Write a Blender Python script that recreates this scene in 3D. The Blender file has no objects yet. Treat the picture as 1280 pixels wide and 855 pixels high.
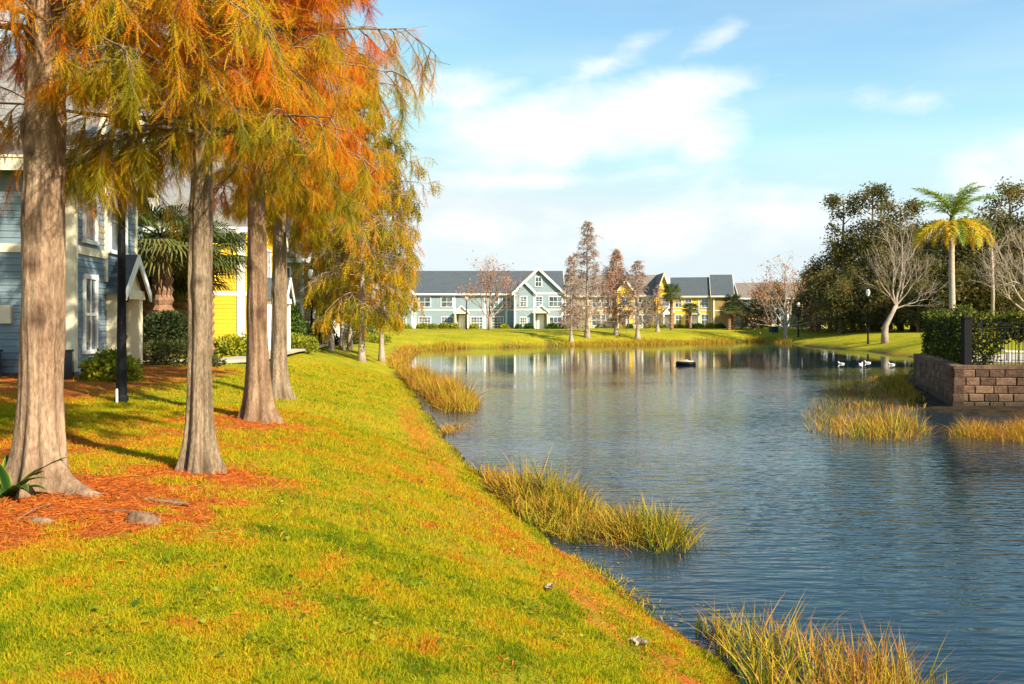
import bpy, math, random
import numpy as np
from mathutils import Vector

R = math.radians
rng = np.random.default_rng(11)
sc = bpy.context.scene
COL = sc.collection

# ------------------------------------------------------------------ camera constants
F = 1050.0            # focal length in pixels of the 1280 wide photograph
CX, HY = 640.0, 400.0 # principal column and horizon row
EYE = 3.0             # eye height above the water (water is z = 0)

def Wd(px, d):
    return ((px - CX) / F * d, d)

# ------------------------------------------------------------------ small helpers
def tag(o, label=None, cat=None, group=None, kind=None):
    if label: o['label'] = label
    if cat: o['category'] = cat
    if group: o['group'] = group
    if kind: o['kind'] = kind
    return o

def empty(name, loc=(0, 0, 0), rz=0.0, label=None, cat=None, group=None):
    o = bpy.data.objects.new(name, None)
    o.empty_display_size = 0.2
    COL.objects.link(o)
    o.location = loc
    o.rotation_euler = (0, 0, rz)
    return tag(o, label, cat, group)

class MB:
    """collects geometry and links it as one mesh object"""
    def __init__(self):
        self.v, self.f, self.t, self.m, self.n = [], [], [], [], 0
    def add(self, v, faces, tint=0.0, mat=0):
        v = np.asarray(v, float).reshape(-1, 3)
        if not isinstance(faces, list): faces = [faces]
        for f in faces:
            f = np.asarray(f, np.int64)
            if f.ndim == 1: f = f[None, :]
            self.f.append(f + self.n)
            self.m.append(np.full(len(f), mat, np.int32))
        self.v.append(v)
        t = np.asarray(tint, float)
        self.t.append(np.full(len(v), float(t)) if t.ndim == 0 else t)
        self.n += len(v)
    def box(self, x0, x1, y0, y1, z0, z1, tint=0.0, mat=0):
        v = [(x, y, z) for z in (z0, z1) for y in (y0, y1) for x in (x0, x1)]
        self.add(v, [[0, 2, 3, 1], [4, 5, 7, 6], [0, 1, 5, 4], [2, 6, 7, 3], [0, 4, 6, 2], [1, 3, 7, 5]], tint, mat)
    def tube(self, pts, rad, k=6, tint=0.0, mat=0, cap=True):
        p = np.asarray(pts, float); n = len(p)
        rad = np.broadcast_to(np.asarray(rad, float), (n,))
        tg = np.gradient(p, axis=0)
        tg /= np.linalg.norm(tg, axis=1, keepdims=True) + 1e-12
        ref = np.array([0., 0, 1]) if abs(tg[:, 2]).mean() < 0.8 else np.array([1., 0, 0])
        a = np.cross(tg, ref); a /= np.linalg.norm(a, axis=1, keepdims=True) + 1e-12
        b = np.cross(tg, a)
        th = np.arange(k) / k * 2 * np.pi
        v = p[:, None, :] + rad[:, None, None] * (np.cos(th)[None, :, None] * a[:, None, :] + np.sin(th)[None, :, None] * b[:, None, :])
        i = np.arange(n - 1)[:, None] * k; j = np.arange(k)[None, :]; j2 = (j + 1) % k
        q = np.stack([i + j, i + j2, i + k + j2, i + k + j], -1).reshape(-1, 4)
        fs = [q]
        if cap:
            fs.append(np.arange(k)[::-1]); fs.append(np.arange(k) + (n - 1) * k)
        if np.ndim(tint) == 1: tint = np.repeat(tint, k)
        self.add(v.reshape(-1, 3), fs, tint, mat)
    def lathe(self, prof, k=16, c=(0, 0, 0), tint=0.0, mat=0):
        z = np.array([p[1] for p in prof]); r = np.array([p[0] for p in prof]); n = len(prof)
        th = np.arange(k) / k * 2 * np.pi
        v = np.stack([r[:, None] * np.cos(th), r[:, None] * np.sin(th), np.repeat(z[:, None], k, 1)], -1) + np.array(c)
        i = np.arange(n - 1)[:, None] * k; j = np.arange(k)[None, :]; j2 = (j + 1) % k
        q = np.stack([i + j, i + j2, i + k + j2, i + k + j], -1).reshape(-1, 4)
        self.add(v.reshape(-1, 3), [q, np.arange(k)[::-1], np.arange(k) + (n - 1) * k], tint, mat)
    def prism(self, poly, axis, a0, a1, tint=0.0, mat=0):
        """poly: 2D points in the plane of the two other axes (in order), extruded along axis from a0 to a1"""
        k = len(poly); v = []
        for a in (a0, a1):
            for (p, q) in poly:
                v.append({'x': (a, p, q), 'y': (p, a, q), 'z': (p, q, a)}[axis])
        fs = [list(range(k))[::-1], list(range(k, 2 * k))]
        for i in range(k):
            j = (i + 1) % k
            fs.append([i, j, k + j, k + i])
        self.add(v, fs, tint, mat)
    def build(self, name, mats, parent=None, smooth=False, fix=False):
        me = bpy.data.meshes.new(name)
        V = np.concatenate(self.v) if self.v else np.zeros((0, 3))
        T = np.concatenate(self.t) if self.t else np.zeros(0)
        lp = np.concatenate([f.ravel() for f in self.f]).astype(np.int32)
        tot = np.concatenate([np.full(len(f), f.shape[1], np.int32) for f in self.f])
        st = np.concatenate([[0], np.cumsum(tot)[:-1]]).astype(np.int32)
        me.vertices.add(len(V)); me.vertices.foreach_set('co', V.astype(np.float32).ravel())
        me.loops.add(len(lp)); me.loops.foreach_set('vertex_index', lp)
        me.polygons.add(len(st)); me.polygons.foreach_set('loop_start', st)
        me.polygons.foreach_set('material_index', np.concatenate(self.m))
        me.polygons.foreach_set('use_smooth', np.full(len(st), bool(smooth)))
        me.update(calc_edges=True)
        at = me.attributes.new('tint', 'FLOAT', 'POINT'); at.data.foreach_set('value', T.astype(np.float32))
        for m in (mats if isinstance(mats, (list, tuple)) else [mats]): me.materials.append(m)
        if fix:
            import bmesh
            bm = bmesh.new(); bm.from_mesh(me); bmesh.ops.recalc_face_normals(bm, faces=bm.faces); bm.to_mesh(me); bm.free()
        o = bpy.data.objects.new(name, me); COL.objects.link(o)
        if parent is not None: o.parent = parent
        return o

def copy_tree(o, parent=None):
    c = o.copy(); COL.objects.link(c); c.parent = parent
    for ch in list(o.children): copy_tree(ch, c)
    return c

def place(o, loc, rz=0.0, s=1.0, label=None):
    o.location = loc; o.rotation_euler = (0, 0, rz)
    o.scale = (s, s, s) if np.ndim(s) == 0 else s
    if label: o['label'] = label
    return o

# value noise -------------------------------------------------------
def _h(i, j, k, s):
    n = (i * 374761393 + j * 668265263 + k * 2147483647 + s * 974711) & 0xffffffff
    n = ((n ^ (n >> 13)) * 1274126177) & 0xffffffff
    return ((n ^ (n >> 16)) & 0xffffff) / 0xffffff
def vnoise(x, y, z=0.0, s=0):
    x, y, z = np.broadcast_arrays(np.asarray(x, float), np.asarray(y, float), np.asarray(z, float))
    i, j, k = np.floor(x).astype(np.int64), np.floor(y).astype(np.int64), np.floor(z).astype(np.int64)
    fx, fy, fz = x - i, y - j, z - k
    fx, fy, fz = [f * f * (3 - 2 * f) for f in (fx, fy, fz)]
    r = 0
    for a in (0, 1):
        for b in (0, 1):
            for c in (0, 1):
                r = r + _h(i + a, j + b, k + c, s) * (fx if a else 1 - fx) * (fy if b else 1 - fy) * (fz if c else 1 - fz)
    return r
def fbm(x, y, z=0.0, s=0, o=4):
    r, a, t = 0, 1, 0
    for q in range(o):
        r = r + a * vnoise(np.asarray(x) * 2 ** q, np.asarray(y) * 2 ** q, np.asarray(z) * 2 ** q, s + q); t += a; a *= .5
    return r / t
def sstep(a, b, x):
    t = np.clip((np.asarray(x, float) - a) / (b - a), 0, 1); return t * t * (3 - 2 * t)

# ------------------------------------------------------------------ materials
def new_mat(name):
    m = bpy.data.materials.new(name); m.use_nodes = True
    nt = m.node_tree; nt.nodes.clear()
    return m, nt
def nd(nt, typ, ins=None, **props):
    n = nt.nodes.new(typ)
    for k, v in props.items(): setattr(n, k, v)
    for k, v in (ins or {}).items():
        s = n.inputs[k]
        if isinstance(v, bpy.types.NodeSocket): nt.links.new(v, s)
        else: s.default_value = v
    return n
def mth(nt, op, a, b=None, c=None, clamp=False):
    ins = {0: a}
    if b is not None: ins[1] = b
    if c is not None: ins[2] = c
    return nd(nt, 'ShaderNodeMath', ins, operation=op, use_clamp=clamp).outputs[0]
def rampn(nt, fac, stops, interp='LINEAR'):
    r = nd(nt, 'ShaderNodeValToRGB', {'Fac': fac}); e = r.color_ramp.elements; r.color_ramp.interpolation = interp
    while len(e) > 1: e.remove(e[-1])
    e[0].position = stops[0][0]; e[0].color = (*stops[0][1], 1)
    for p, c in stops[1:]:
        x = e.new(p); x.color = (*c, 1)
    return r.outputs['Color']
def mixc(nt, f, a, b, blend='MIX'):
    n = nt.nodes.new('ShaderNodeMix'); n.data_type = 'RGBA'; n.blend_type = blend
    for k, v in ((0, f), (6, a), (7, b)):
        s = n.inputs[k]
        if isinstance(v, bpy.types.NodeSocket): nt.links.new(v, s)
        else: s.default_value = v if k == 0 else (*v[:3], 1)
    return n.outputs[2]
def noise(nt, vec, scale, detail=3, rough=.55):
    return nd(nt, 'ShaderNodeTexNoise', {'Vector': vec, 'Scale': scale, 'Detail': detail, 'Roughness': rough}).outputs['Fac']
def coords(nt, kind='Object', sc_=(1, 1, 1)):
    c = nd(nt, 'ShaderNodeTexCoord').outputs[kind]
    if sc_ == (1, 1, 1): return c
    return nd(nt, 'ShaderNodeMapping', {'Vector': c, 'Scale': sc_}).outputs[0]
def out(nt, shader):
    nd(nt, 'ShaderNodeOutputMaterial', {'Surface': shader})
def principled(nt, color, rough=.6, normal=None, **kw):
    ins = {'Base Color': color if isinstance(color, bpy.types.NodeSocket) else (*color, 1), 'Roughness': rough}
    if normal is not None: ins['Normal'] = normal
    ins.update(kw)
    return nd(nt, 'ShaderNodeBsdfPrincipled', ins).outputs[0]
def bump(nt, h, strength=.5, dist=.02):
    return nd(nt, 'ShaderNodeBump', {'Height': h, 'Strength': strength, 'Distance': dist}).outputs[0]

def plain(name, col, rough=.6, nscale=6.0, var=.25, bumps=0.0, bscale=40, spec=.3, metallic=0.0):
    """one colour with weathering noise"""
    m, nt = new_mat(name); c = coords(nt)
    n = noise(nt, c, nscale, 4)
    dark = tuple(x * (1 - var) for x in col); lite = tuple(min(1, x * (1 + var * .6)) for x in col)
    col_ = rampn(nt, n, [(.3, dark), (.7, lite)])
    nm = bump(nt, noise(nt, c, bscale, 3), bumps, .01) if bumps else None
    out(nt, principled(nt, col_, rough, nm, **{'Specular IOR Level': spec, 'Metallic': metallic}))
    return m
def leafmat(name, stops, transl=.35, rough=.55, nscale=0.0):
    m, nt = new_mat(name)
    t = nd(nt, 'ShaderNodeAttribute', attribute_name='tint').outputs['Fac']
    if nscale:
        t = mth(nt, 'ADD', t, mth(nt, 'MULTIPLY', mth(nt, 'SUBTRACT', noise(nt, coords(nt), nscale, 2), .5), .5))
    c = rampn(nt, t, stops)
    p = principled(nt, c, rough, **{'Specular IOR Level': .12})
    tr = nd(nt, 'ShaderNodeBsdfTranslucent', {'Color': c}).outputs[0]
    out(nt, nd(nt, 'ShaderNodeMixShader', {0: transl, 1: p, 2: tr}).outputs[0])
    return m

def barkmat(name, dark, mid, lite, zs=.12, scale=9.0, bs=.8, dist=.03):
    m, nt = new_mat(name); c0 = coords(nt); c = coords(nt, 'Object', (1, 1, zs))
    w = noise(nt, c, scale, 6, .65); b = noise(nt, c0, 3.2, 3); fine = noise(nt, coords(nt, 'Object', (1, 1, min(1.0, zs * 2.2))), scale * 4.5, 5, .7)
    f = mth(nt, 'ADD', mth(nt, 'MULTIPLY', w, .5), mth(nt, 'MULTIPLY', fine, .5))
    col_ = rampn(nt, f, [(.38, dark), (.49, mid), (.62, lite)])
    col_ = mixc(nt, mth(nt, 'MULTIPLY', b, .35), col_, mid)
    bl = noise(nt, coords(nt, 'Object', (1, 1, .55)), 2.6, 5, .65)
    col_ = mixc(nt, nd(nt, 'ShaderNodeMapRange', {'Value': bl, 'From Min': .46, 'From Max': .68, 'To Max': .62}).outputs[0], col_, tuple(.55 * p + .45 * q for p, q in zip(dark, mid)))
    t = nd(nt, 'ShaderNodeAttribute', attribute_name='tint').outputs['Fac']   # scars and lichen
    col_ = mixc(nt, t, col_, dark)
    nm = bump(nt, f, bs, dist)
    out(nt, principled(nt, col_, .9, nm, **{'Specular IOR Level': .15}))
    return m

M = {}
CYP = [(0, (.10, .12, .010)), (.20, (.25, .23, .012)), (.31, (.47, .36, .012)), (.43, (.60, .31, .012)), (.60, (.72, .20, .010)), (.82, (.60, .10, .012)), (1, (.34, .06, .016))]
M['cypress'] = leafmat('cypress_needles', CYP, .40, .7)
M['twigs'] = leafmat('bare_twigs', [(0, (.30, .23, .17)), (.5, (.40, .28, .20)), (.8, (.38, .17, .09)), (1, (.42, .16, .05))], .1, .9)
M['leaf_dark'] = leafmat('dark_leaves', [(0, (.018, .030, .010)), (.5, (.045, .065, .018)), (1, (.12, .11, .03))], .2)
M['leaf_wood'] = leafmat('wood_leaves', [(0, (.050, .058, .020)), (.45, (.15, .14, .040)), (.8, (.28, .20, .055)), (1, (.38, .22, .07))], .45)
M['leaf_hedge'] = leafmat('hedge_leaves', [(0, (.020, .034, .008)), (.5, (.07, .095, .014)), (1, (.28, .25, .03))], .25)
M['leaf_lime'] = leafmat('lime_leaves', [(0, (.07, .12, .012)), (.5, (.24, .27, .02)), (1, (.48, .42, .03))], .3)
M['leaf_green'] = leafmat('green_leaves', [(0, (.025, .06, .010)), (.5, (.06, .13, .02)), (1, (.15, .20, .03))], .25)
M['palm_leaf'] = leafmat('palm_leaves', [(0, (.07, .13, .015)), (.4, (.22, .30, .03)), (.7, (.48, .37, .02)), (1, (.64, .36, .02))], .3)
M['fan_leaf'] = leafmat('fan_palm_leaves', [(0, (.035, .055, .018)), (.6, (.09, .12, .03)), (1, (.25, .20, .06))], .25)
M['reed'] = leafmat('reed_blades', [(0, (.035, .07, .010)), (.28, (.11, .15, .015)), (.52, (.43, .34, .018)), (.78, (.54, .29, .035)), (1, (.34, .12, .035))], .3)
M['grass'] = leafmat('grass_blades', [(0, (.065, .125, .004)), (.33, (.225, .27, .005)), (.62, (.46, .40, .006)), (.82, (.53, .27, .010)), (1, (.46, .11, .014))], .38, .75)
M['needle'] = leafmat('fallen_needles', [(0, (.20, .06, .015)), (.5, (.54, .125, .015)), (1, (.66, .24, .05))], .1, .8)
M['bromeliad'] = leafmat('strap_leaves', [(0, (.015, .05, .012)), (.5, (.06, .15, .02)), (1, (.40, .42, .06))], .2, .35)
M['bark_pale'] = barkmat('pale_cypress_bark', (.07, .038, .024), (.25, .16, .10), (.46, .335, .225))
M['bark_red'] = barkmat('reddish_cypress_bark', (.07, .036, .022), (.215, .135, .08), (.38, .265, .17), scale=14, dist=.03)
M['bark_grey'] = barkmat('grey_bark', (.055, .038, .024), (.20, .145, .092), (.40, .31, .21), scale=13, dist=.03)
M['bark_bare'] = barkmat('bare_tree_bark', (.14, .095, .07), (.28, .20, .15), (.44, .34, .27), scale=10, dist=.01)
M['bark_white'] = barkmat('pale_bare_bark', (.16, .12, .085), (.33, .26, .20), (.50, .43, .35), scale=10, dist=.01)
M['palm_trunk'] = barkmat('palm_trunk', (.22, .17, .12), (.42, .34, .26), (.55, .47, .38), zs=3.0, scale=5, dist=.02)
M['boot_trunk'] = barkmat('boot_palm_trunk', (.10, .05, .03), (.26, .14, .08), (.40, .24, .15), zs=.6, scale=8, dist=.04)
M['white'] = plain('white_paint', (.80, .79, .74), .5, 3, .06)
M['cream'] = plain('cream_paint', (.74, .66, .46), .5, 3, .08)
M['black'] = plain('black_paint', (.010, .010, .012), .6, 8, .2, spec=.10)
M['dark_metal'] = plain('dark_metal', (.03, .032, .036), .5, 6, .2)
M['concrete'] = plain('concrete', (.42, .37, .29), .85, 3, .15, .3, 30)
M['gravel_grey'] = plain('unit_grey', (.10, .105, .11), .6, 5, .2)
M['globe'] = plain('lamp_globe', (.85, .85, .80), .25, 3, .03, spec=.5)
M['teal_metal'] = plain('green_cabinet', (.015, .06, .05), .5, 4, .15)
M['duck_white'] = plain('white_feathers', (.82, .80, .74), .8, 14, .12)
M['duck_bill'] = plain('orange_bill', (.65, .26, .03), .5)
M['plastic'] = plain('white_plastic', (.85, .85, .83), .4, 3, .04)
M['wood_grey'] = barkmat('weathered_wood', (.06, .036, .022), (.19, .115, .07), (.36, .25, .17), scale=16, dist=.01)
M['litter_white'] = plain('pale_dry_leaf', (.34, .28, .20), .8, 25, .5)

def siding(name, col):
    m, nt = new_mat(name); c = coords(nt)
    n = noise(nt, c, 1.3, 4); v = noise(nt, coords(nt, 'Object', (1, 1, 14)), 2.0, 3)
    f = mth(nt, 'ADD', mth(nt, 'MULTIPLY', n, .6), mth(nt, 'MULTIPLY', v, .4))
    col_ = rampn(nt, f, [(.3, tuple(x * .85 for x in col)), (.7, tuple(x * 1.08 for x in col))])
    z = nd(nt, 'ShaderNodeSeparateXYZ', {0: c}).outputs[2]
    lap = mth(nt, 'FRACT', mth(nt, 'DIVIDE', z, .16))
    out(nt, principled(nt, col_, .65, bump(nt, mth(nt, 'SUBTRACT', 1.0, lap), .8, .02)))
    return m
M['side_blue'] = siding('blue_siding', (.155, .215, .245))
M['side_sky'] = siding('pale_blue_siding', (.235, .315, .345))
M['side_yellow'] = siding('yellow_siding', (.80, .50, .02))
M['side_olive'] = siding('ochre_siding', (.34, .22, .06))
M['side_tan'] = siding('tan_siding', (.42, .33, .22))
M['side_navy'] = siding('slate_blue_siding', (.10, .15, .20))

def roofmat(name, a, b):
    m, nt = new_mat(name); c = coords(nt)
    br = nd(nt, 'ShaderNodeTexBrick', {'Vector': coords(nt, 'Object', (1, 1, 1.6)), 'Color1': (*a, 1), 'Color2': (*b, 1), 'Mortar': (*[x * .6 for x in a], 1), 'Scale': 2.4, 'Mortar Size': .012, 'Brick Width': .6, 'Row Height': .3})
    n = noise(nt, c, .8, 4)
    col_ = mixc(nt, mth(nt, 'MULTIPLY', n, .5), br.outputs['Color'], tuple(x * 1.3 for x in b))
    out(nt, principled(nt, col_, .9, bump(nt, noise(nt, c, 30, 2), .4, .02)))
    return m
M['roof'] = roofmat('grey_shingles', (.042, .055, .066), (.065, .08, .093))
M['roof_brown'] = roofmat('brown_shingles', (.13, .105, .09), (.18, .15, .13))
M['roof_light'] = roofmat('light_shingles', (.15, .145, .14), (.20, .195, .19))

def glassmat():
    m, nt = new_mat('window_glass'); c = coords(nt)
    n = noise(nt, c, 1.1, 2)
    col_ = rampn(nt, n, [(.35, (.03, .05, .06)), (.6, (.14, .19, .22))])
    out(nt, principled(nt, col_, .06, None, **{'Specular IOR Level': .8, 'Coat Weight': .4}))
    return m
M['glass'] = glassmat()

def blockmat():
    m, nt = new_mat('split_face_block'); c = coords(nt)
    t = nd(nt, 'ShaderNodeAttribute', attribute_name='tint').outputs['Fac']
    n = noise(nt, c, 7, 5, .65)
    col_ = rampn(nt, mth(nt, 'ADD', mth(nt, 'MULTIPLY', t, .30), mth(nt, 'MULTIPLY', n, .70)), [(.30, (.058, .030, .017)), (.5, (.145, .078, .044)), (.72, (.27, .16, .095))])
    st = noise(nt, coords(nt, 'Object', (1, 1, 2.5)), 1.6, 3)
    col_ = mixc(nt, mth(nt, 'MULTIPLY', mth(nt, 'SUBTRACT', st, .45), 2.2, clamp=True), col_, (.075, .042, .024))
    z = nd(nt, 'ShaderNodeSeparateXYZ', {0: c}).outputs[2]
    lo = nd(nt, 'ShaderNodeMapRange', {'Value': mth(nt, 'ADD', z, mth(nt, 'MULTIPLY', n, -.5)), 'From Min': .30, 'From Max': -.05}).outputs[0]
    col_ = mixc(nt, mth(nt, 'MULTIPLY', lo, .75), col_, (.022, .024, .012))
    out(nt, principled(nt, col_, .95, bump(nt, noise(nt, c, 16, 5, .7), 1.0, .04)))
    return m
M['block'] = blockmat()

def watermat():
    m, nt = new_mat('pond_water'); c = coords(nt)
    xyz = nd(nt, 'ShaderNodeSeparateXYZ', {0: c})
    y = xyz.outputs[1]
    def w(scl, s, d=2, rz=0.0):
        mp = nd(nt, 'ShaderNodeMapping', {'Vector': c, 'Scale': scl, 'Rotation': (0, 0, rz)}).outputs[0]
        return noise(nt, mp, s, d, .5)
    a = w((.8, 2.6, 1), 1.5, 2, .10); b = w((.55, 2.2, 1), 4.0, 2, -.12); g = w((.10, .22, 1), .5, 2)
    hgt = mth(nt, 'ADD', mth(nt, 'MULTIPLY', a, .62), mth(nt, 'MULTIPLY', b, .45))
    calm = nd(nt, 'ShaderNodeMapRange', {'Value': y, 'From Min': 22, 'From Max': 54, 'To Min': 1.0, 'To Max': .06}).outputs[0]
    near = nd(nt, 'ShaderNodeMapRange', {'Value': y, 'From Min': 6, 'From Max': 24, 'To Min': .42, 'To Max': 1.0}).outputs[0]
    gust = nd(nt, 'ShaderNodeMapRange', {'Value': g, 'From Min': .36, 'From Max': .62, 'To Min': .30, 'To Max': 1.2}).outputs[0]
    hgt = mth(nt, 'MULTIPLY', mth(nt, 'MULTIPLY', hgt, gust), mth(nt, 'MULTIPLY', calm, near))
    nm = bump(nt, hgt, 1.0, .062)
    out(nt, principled(nt, (.006, .020, .032), .03, nm, **{'IOR': 1.33, 'Specular IOR Level': .44, 'Specular Tint': (.80, .92, 1.0, 1)}))
    return m
M['water'] = watermat()

def groundmat():
    m, nt = new_mat('lawn_ground'); c = nd(nt, 'ShaderNodeNewGeometry').outputs['Position']
    lit = nd(nt, 'ShaderNodeAttribute', attribute_name='tint').outputs['Fac']
    wet = nd(nt, 'ShaderNodeAttribute', attribute_name='wet').outputs['Fac']
    big = noise(nt, c, .35, 4); mid = noise(nt, c, 2.2, 5, .6); fine = noise(nt, c, 28, 5, .7); vf = noise(nt, c, 110, 3, .7)
    f = mth(nt, 'ADD', mth(nt, 'ADD', mth(nt, 'MULTIPLY', big, .3), mth(nt, 'MULTIPLY', mid, .3)), mth(nt, 'ADD', mth(nt, 'MULTIPLY', fine, .25), mth(nt, 'MULTIPLY', vf, .15)))
    g = rampn(nt, f, [(.32, (.085, .115, .006)), (.46, (.215, .22, .008)), (.56, (.35, .29, .010)), (.68, (.45, .26, .016))])
    l = rampn(nt, mth(nt, 'ADD', mth(nt, 'MULTIPLY', fine, .6), mth(nt, 'MULTIPLY', mid, .4)), [(.3, (.13, .04, .014)), (.5, (.42, .10, .016)), (.68, (.58, .19, .035))])
    lm = mth(nt, 'ADD', lit, mth(nt, 'MULTIPLY', mth(nt, 'SUBTRACT', mth(nt, 'ADD', mth(nt, 'MULTIPLY', mid, .5), mth(nt, 'MULTIPLY', fine, .5)), .5), 1.6))
    lm = nd(nt, 'ShaderNodeMapRange', {'Value': lm, 'From Min': .35, 'From Max': .65}).outputs[0]
    col_ = mixc(nt, lm, g, l)
    col_ = mixc(nt, wet, col_, rampn(nt, mid, [(.35, (.020, .014, .009)), (.65, (.055, .038, .022))]))
    h = mth(nt, 'ADD', fine, mth(nt, 'MULTIPLY', vf, .5))
    out(nt, principled(nt, col_, .95, bump(nt, h, .8, .04), **{'Specular IOR Level': .1}))
    return m
M['ground'] = groundmat()
# ------------------------------------------------------------------ terrain
SHORE = np.array([(7, -14), (5.2, -5), (3.4, 2), (1.95, 6.4), (1.8, 7.27), (1.69, 7.72), (1.46, 8.27), (1.25, 8.92), (.99, 9.84), (.64, 10.57), (.47, 11.5),
    (0, 13.1), (-.59, 15.6), (-1.1, 18), (-1.7, 21.3), (-2.6, 26.2), (-4.9, 39.4), (-7.6, 55), (-10.3, 77), (-9.4, 85), (-6.8, 88.7), (0, 92.6),
    (7.5, 98.4), (15.7, 103), (23.8, 108.6), (34.0, 116.5), (36, 116.2), (35.6, 106), (33.2, 95), (34.5, 83), (32.5, 68.5), (25, 52), (17.6, 38.9),
    (13.8, 27.9), (14.3, 26.5), (18, 25.9), (24, 25.2), (26, 15), (25, 0), (22, -14)])
def seg_dist(x, y, poly, closed=True):
    """signed distance to polygon: positive outside"""
    P = np.stack([x, y], -1); d = np.full(x.shape, 1e9); ins = np.zeros(x.shape, bool)
    n = len(poly)
    for i in range(n):
        a, b = poly[i], poly[(i + 1) % n]
        ab = b - a; t = np.clip(((P - a) @ ab) / (ab @ ab), 0, 1)
        d = np.minimum(d, np.hypot(*(np.moveaxis(P - a - t[..., None] * ab, -1, 0))))
        c = ((a[1] > y) != (b[1] > y)) & (x < (b[0] - a[0]) * (y - a[1]) / (b[1] - a[1] + 1e-12) + a[0])
        ins ^= c
    return np.where(ins, -d, d)
def shore_d(x, y):
    x = np.asarray(x, float); y = np.asarray(y, float)
    d = seg_dist(x, y, SHORE)
    amp = np.clip(.16 + np.hypot(x, y) * .006, 0, .55)
    return d + (fbm(x * 1.1, y * 1.1, 3.3, 5, 4) - .5) * 2 * amp
def height(x, y):
    x = np.asarray(x, float); y = np.asarray(y, float)
    d = shore_d(x, y)
    far = sstep(50, 75, y)
    Wb = 4.8 + 3.6 * sstep(16, 34, y) + 1.5 * far
    top = 1.38 + .28 * sstep(5, 11, -x) * (1 - far) + .30 * far * sstep(0, 20, d)
    t = np.clip(d / Wb, 0, 1)
    land = .04 + (top - .04) * (1 - (1 - t) ** 1.75)
    # the muddy flat in front of the retaining wall
    flat = sstep(8, 12, x) * (1 - sstep(40, 46, y)) * sstep(12, 18, y)
    land = land * (1 - flat) + flat * np.minimum(land, .06 + d * .05)
    hump = .05 * (fbm(x * .25, y * .25, 0, 9, 3) - .5) * sstep(1, 4, d) + .05 * (fbm(x * 1.4, y * 1.4, 0, 13, 3) - .5) * sstep(.1, 1, d)
    # soil mounded at the near trees
    mound = .10 * np.exp(-(((x + 4.5) / 1.5) ** 2 + ((y - 8.0) / 1.4) ** 2))
    bed = np.maximum(-.9, .0 + d * .35)
    return np.where(d > 0, land + hump + mound, bed)
def gz(x, y):
    return float(height(np.array([x]), np.array([y]))[0])
def hit(px, py):
    """point of the ground seen at a pixel of the photograph"""
    lo, hi = 2.0, 400.0
    for d in np.geomspace(2.5, 400, 400):
        X, Y = Wd(px, d)
        if EYE - (py - HY) / F * d <= gz(X, Y): return X, Y, gz(X, Y)
    return (*Wd(px, 200), 1.5)

def litter(x, y):
    l = 1.1 * np.exp(-(((x + 4.3) / 2.1) ** 2 + ((y - 7.1) / 1.5) ** 2) ** 1.4)
    l = np.maximum(l, .95 * np.exp(-(((x + 3.2) / 1.1) ** 2 + ((y - 8.8) / .9) ** 2)))
    l = np.maximum(l, .75 * np.exp(-(((x + 4.5) / 1.6) ** 2 + ((y - 13.8) / 1.6) ** 2)))
    l = np.maximum(l, .66 * np.exp(-(((x + 6) / 2.0) ** 2 + ((y - 10.5) / 2.6) ** 2)))
    l = np.maximum(l, .66 * sstep(6.5, 8.5, -x) * sstep(13, 15, y) * (1 - sstep(24, 28, y)))
    l = np.maximum(l, .50 * np.exp(-(((x + 5) / 2.4) ** 2 + ((y - 12.5) / 4.5) ** 2)))
    d = shore_d(x, y)
    l = np.maximum(l, .14 + .14 * (fbm(x * .9, y * .9, 0, 61, 3) - .35) * 2)
    l = np.maximum(l, .54 * np.exp(-((d - .8) / .75) ** 2) * (1 - sstep(24, 34, y)))
    l = np.maximum(l, .28 * np.exp(-((d - 1.9) / 1.3) ** 2) * (1 - sstep(16, 26, y)))
    l = np.maximum(l, .45 * np.exp(-((d - .5) / .6) ** 2) * sstep(40, 60, y))
    return l

def axis_pts(lo, hi, fine0, fine1, s):
    mid = np.arange(fine0, fine1, s)
    def grow(a, end, sg):
        r, st = [], s
        while (a < end if sg > 0 else a > end):
            st *= 1.055; a += sg * st; r.append(a)
        return r
    return np.array(grow(fine0, lo, -1)[::-1] + list(mid) + grow(mid[-1], hi, 1))
gx = axis_pts(-2500, 2500, -9, 6, .12); gy = axis_pts(-600, 3500, 3, 24, .12)
GX, GY = np.meshgrid(gx, gy)
GZ = height(GX.ravel(), GY.ravel())
g = MB(); nx, ny = len(gx), len(gy)
i = np.arange(ny - 1)[:, None] * nx; j = np.arange(nx - 1)[None, :]
g.add(np.stack([GX.ravel(), GY.ravel(), GZ], -1), np.stack([i + j, i + j + 1, i + nx + j + 1, i + nx + j], -1).reshape(-1, 4), litter(GX.ravel(), GY.ravel()))
ground = g.build('ground', M['ground'], smooth=True); tag(ground, 'sunlit lawn sloping down to the pond with orange needle litter', kind='structure')
dd = shore_d(GX.ravel(), GY.ravel())
flatm = sstep(9, 12, GX.ravel()) * (1 - sstep(40, 44, GY.ravel())) * sstep(14, 18, GY.ravel())
wet = np.maximum(1 - sstep(.02, .22, GZ), flatm)
at = ground.data.attributes.new('wet', 'FLOAT', 'POINT'); at.data.foreach_set('value', wet.astype(np.float32))

# water sheet
g = MB(); g.add([(-16, -18, 0), (60, -18, 0), (60, 122, 0), (-16, 122, 0)], [[0, 1, 2, 3]])
tag(g.build('pond_water', M['water']), 'dark blue rippled pond water', kind='structure')

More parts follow.
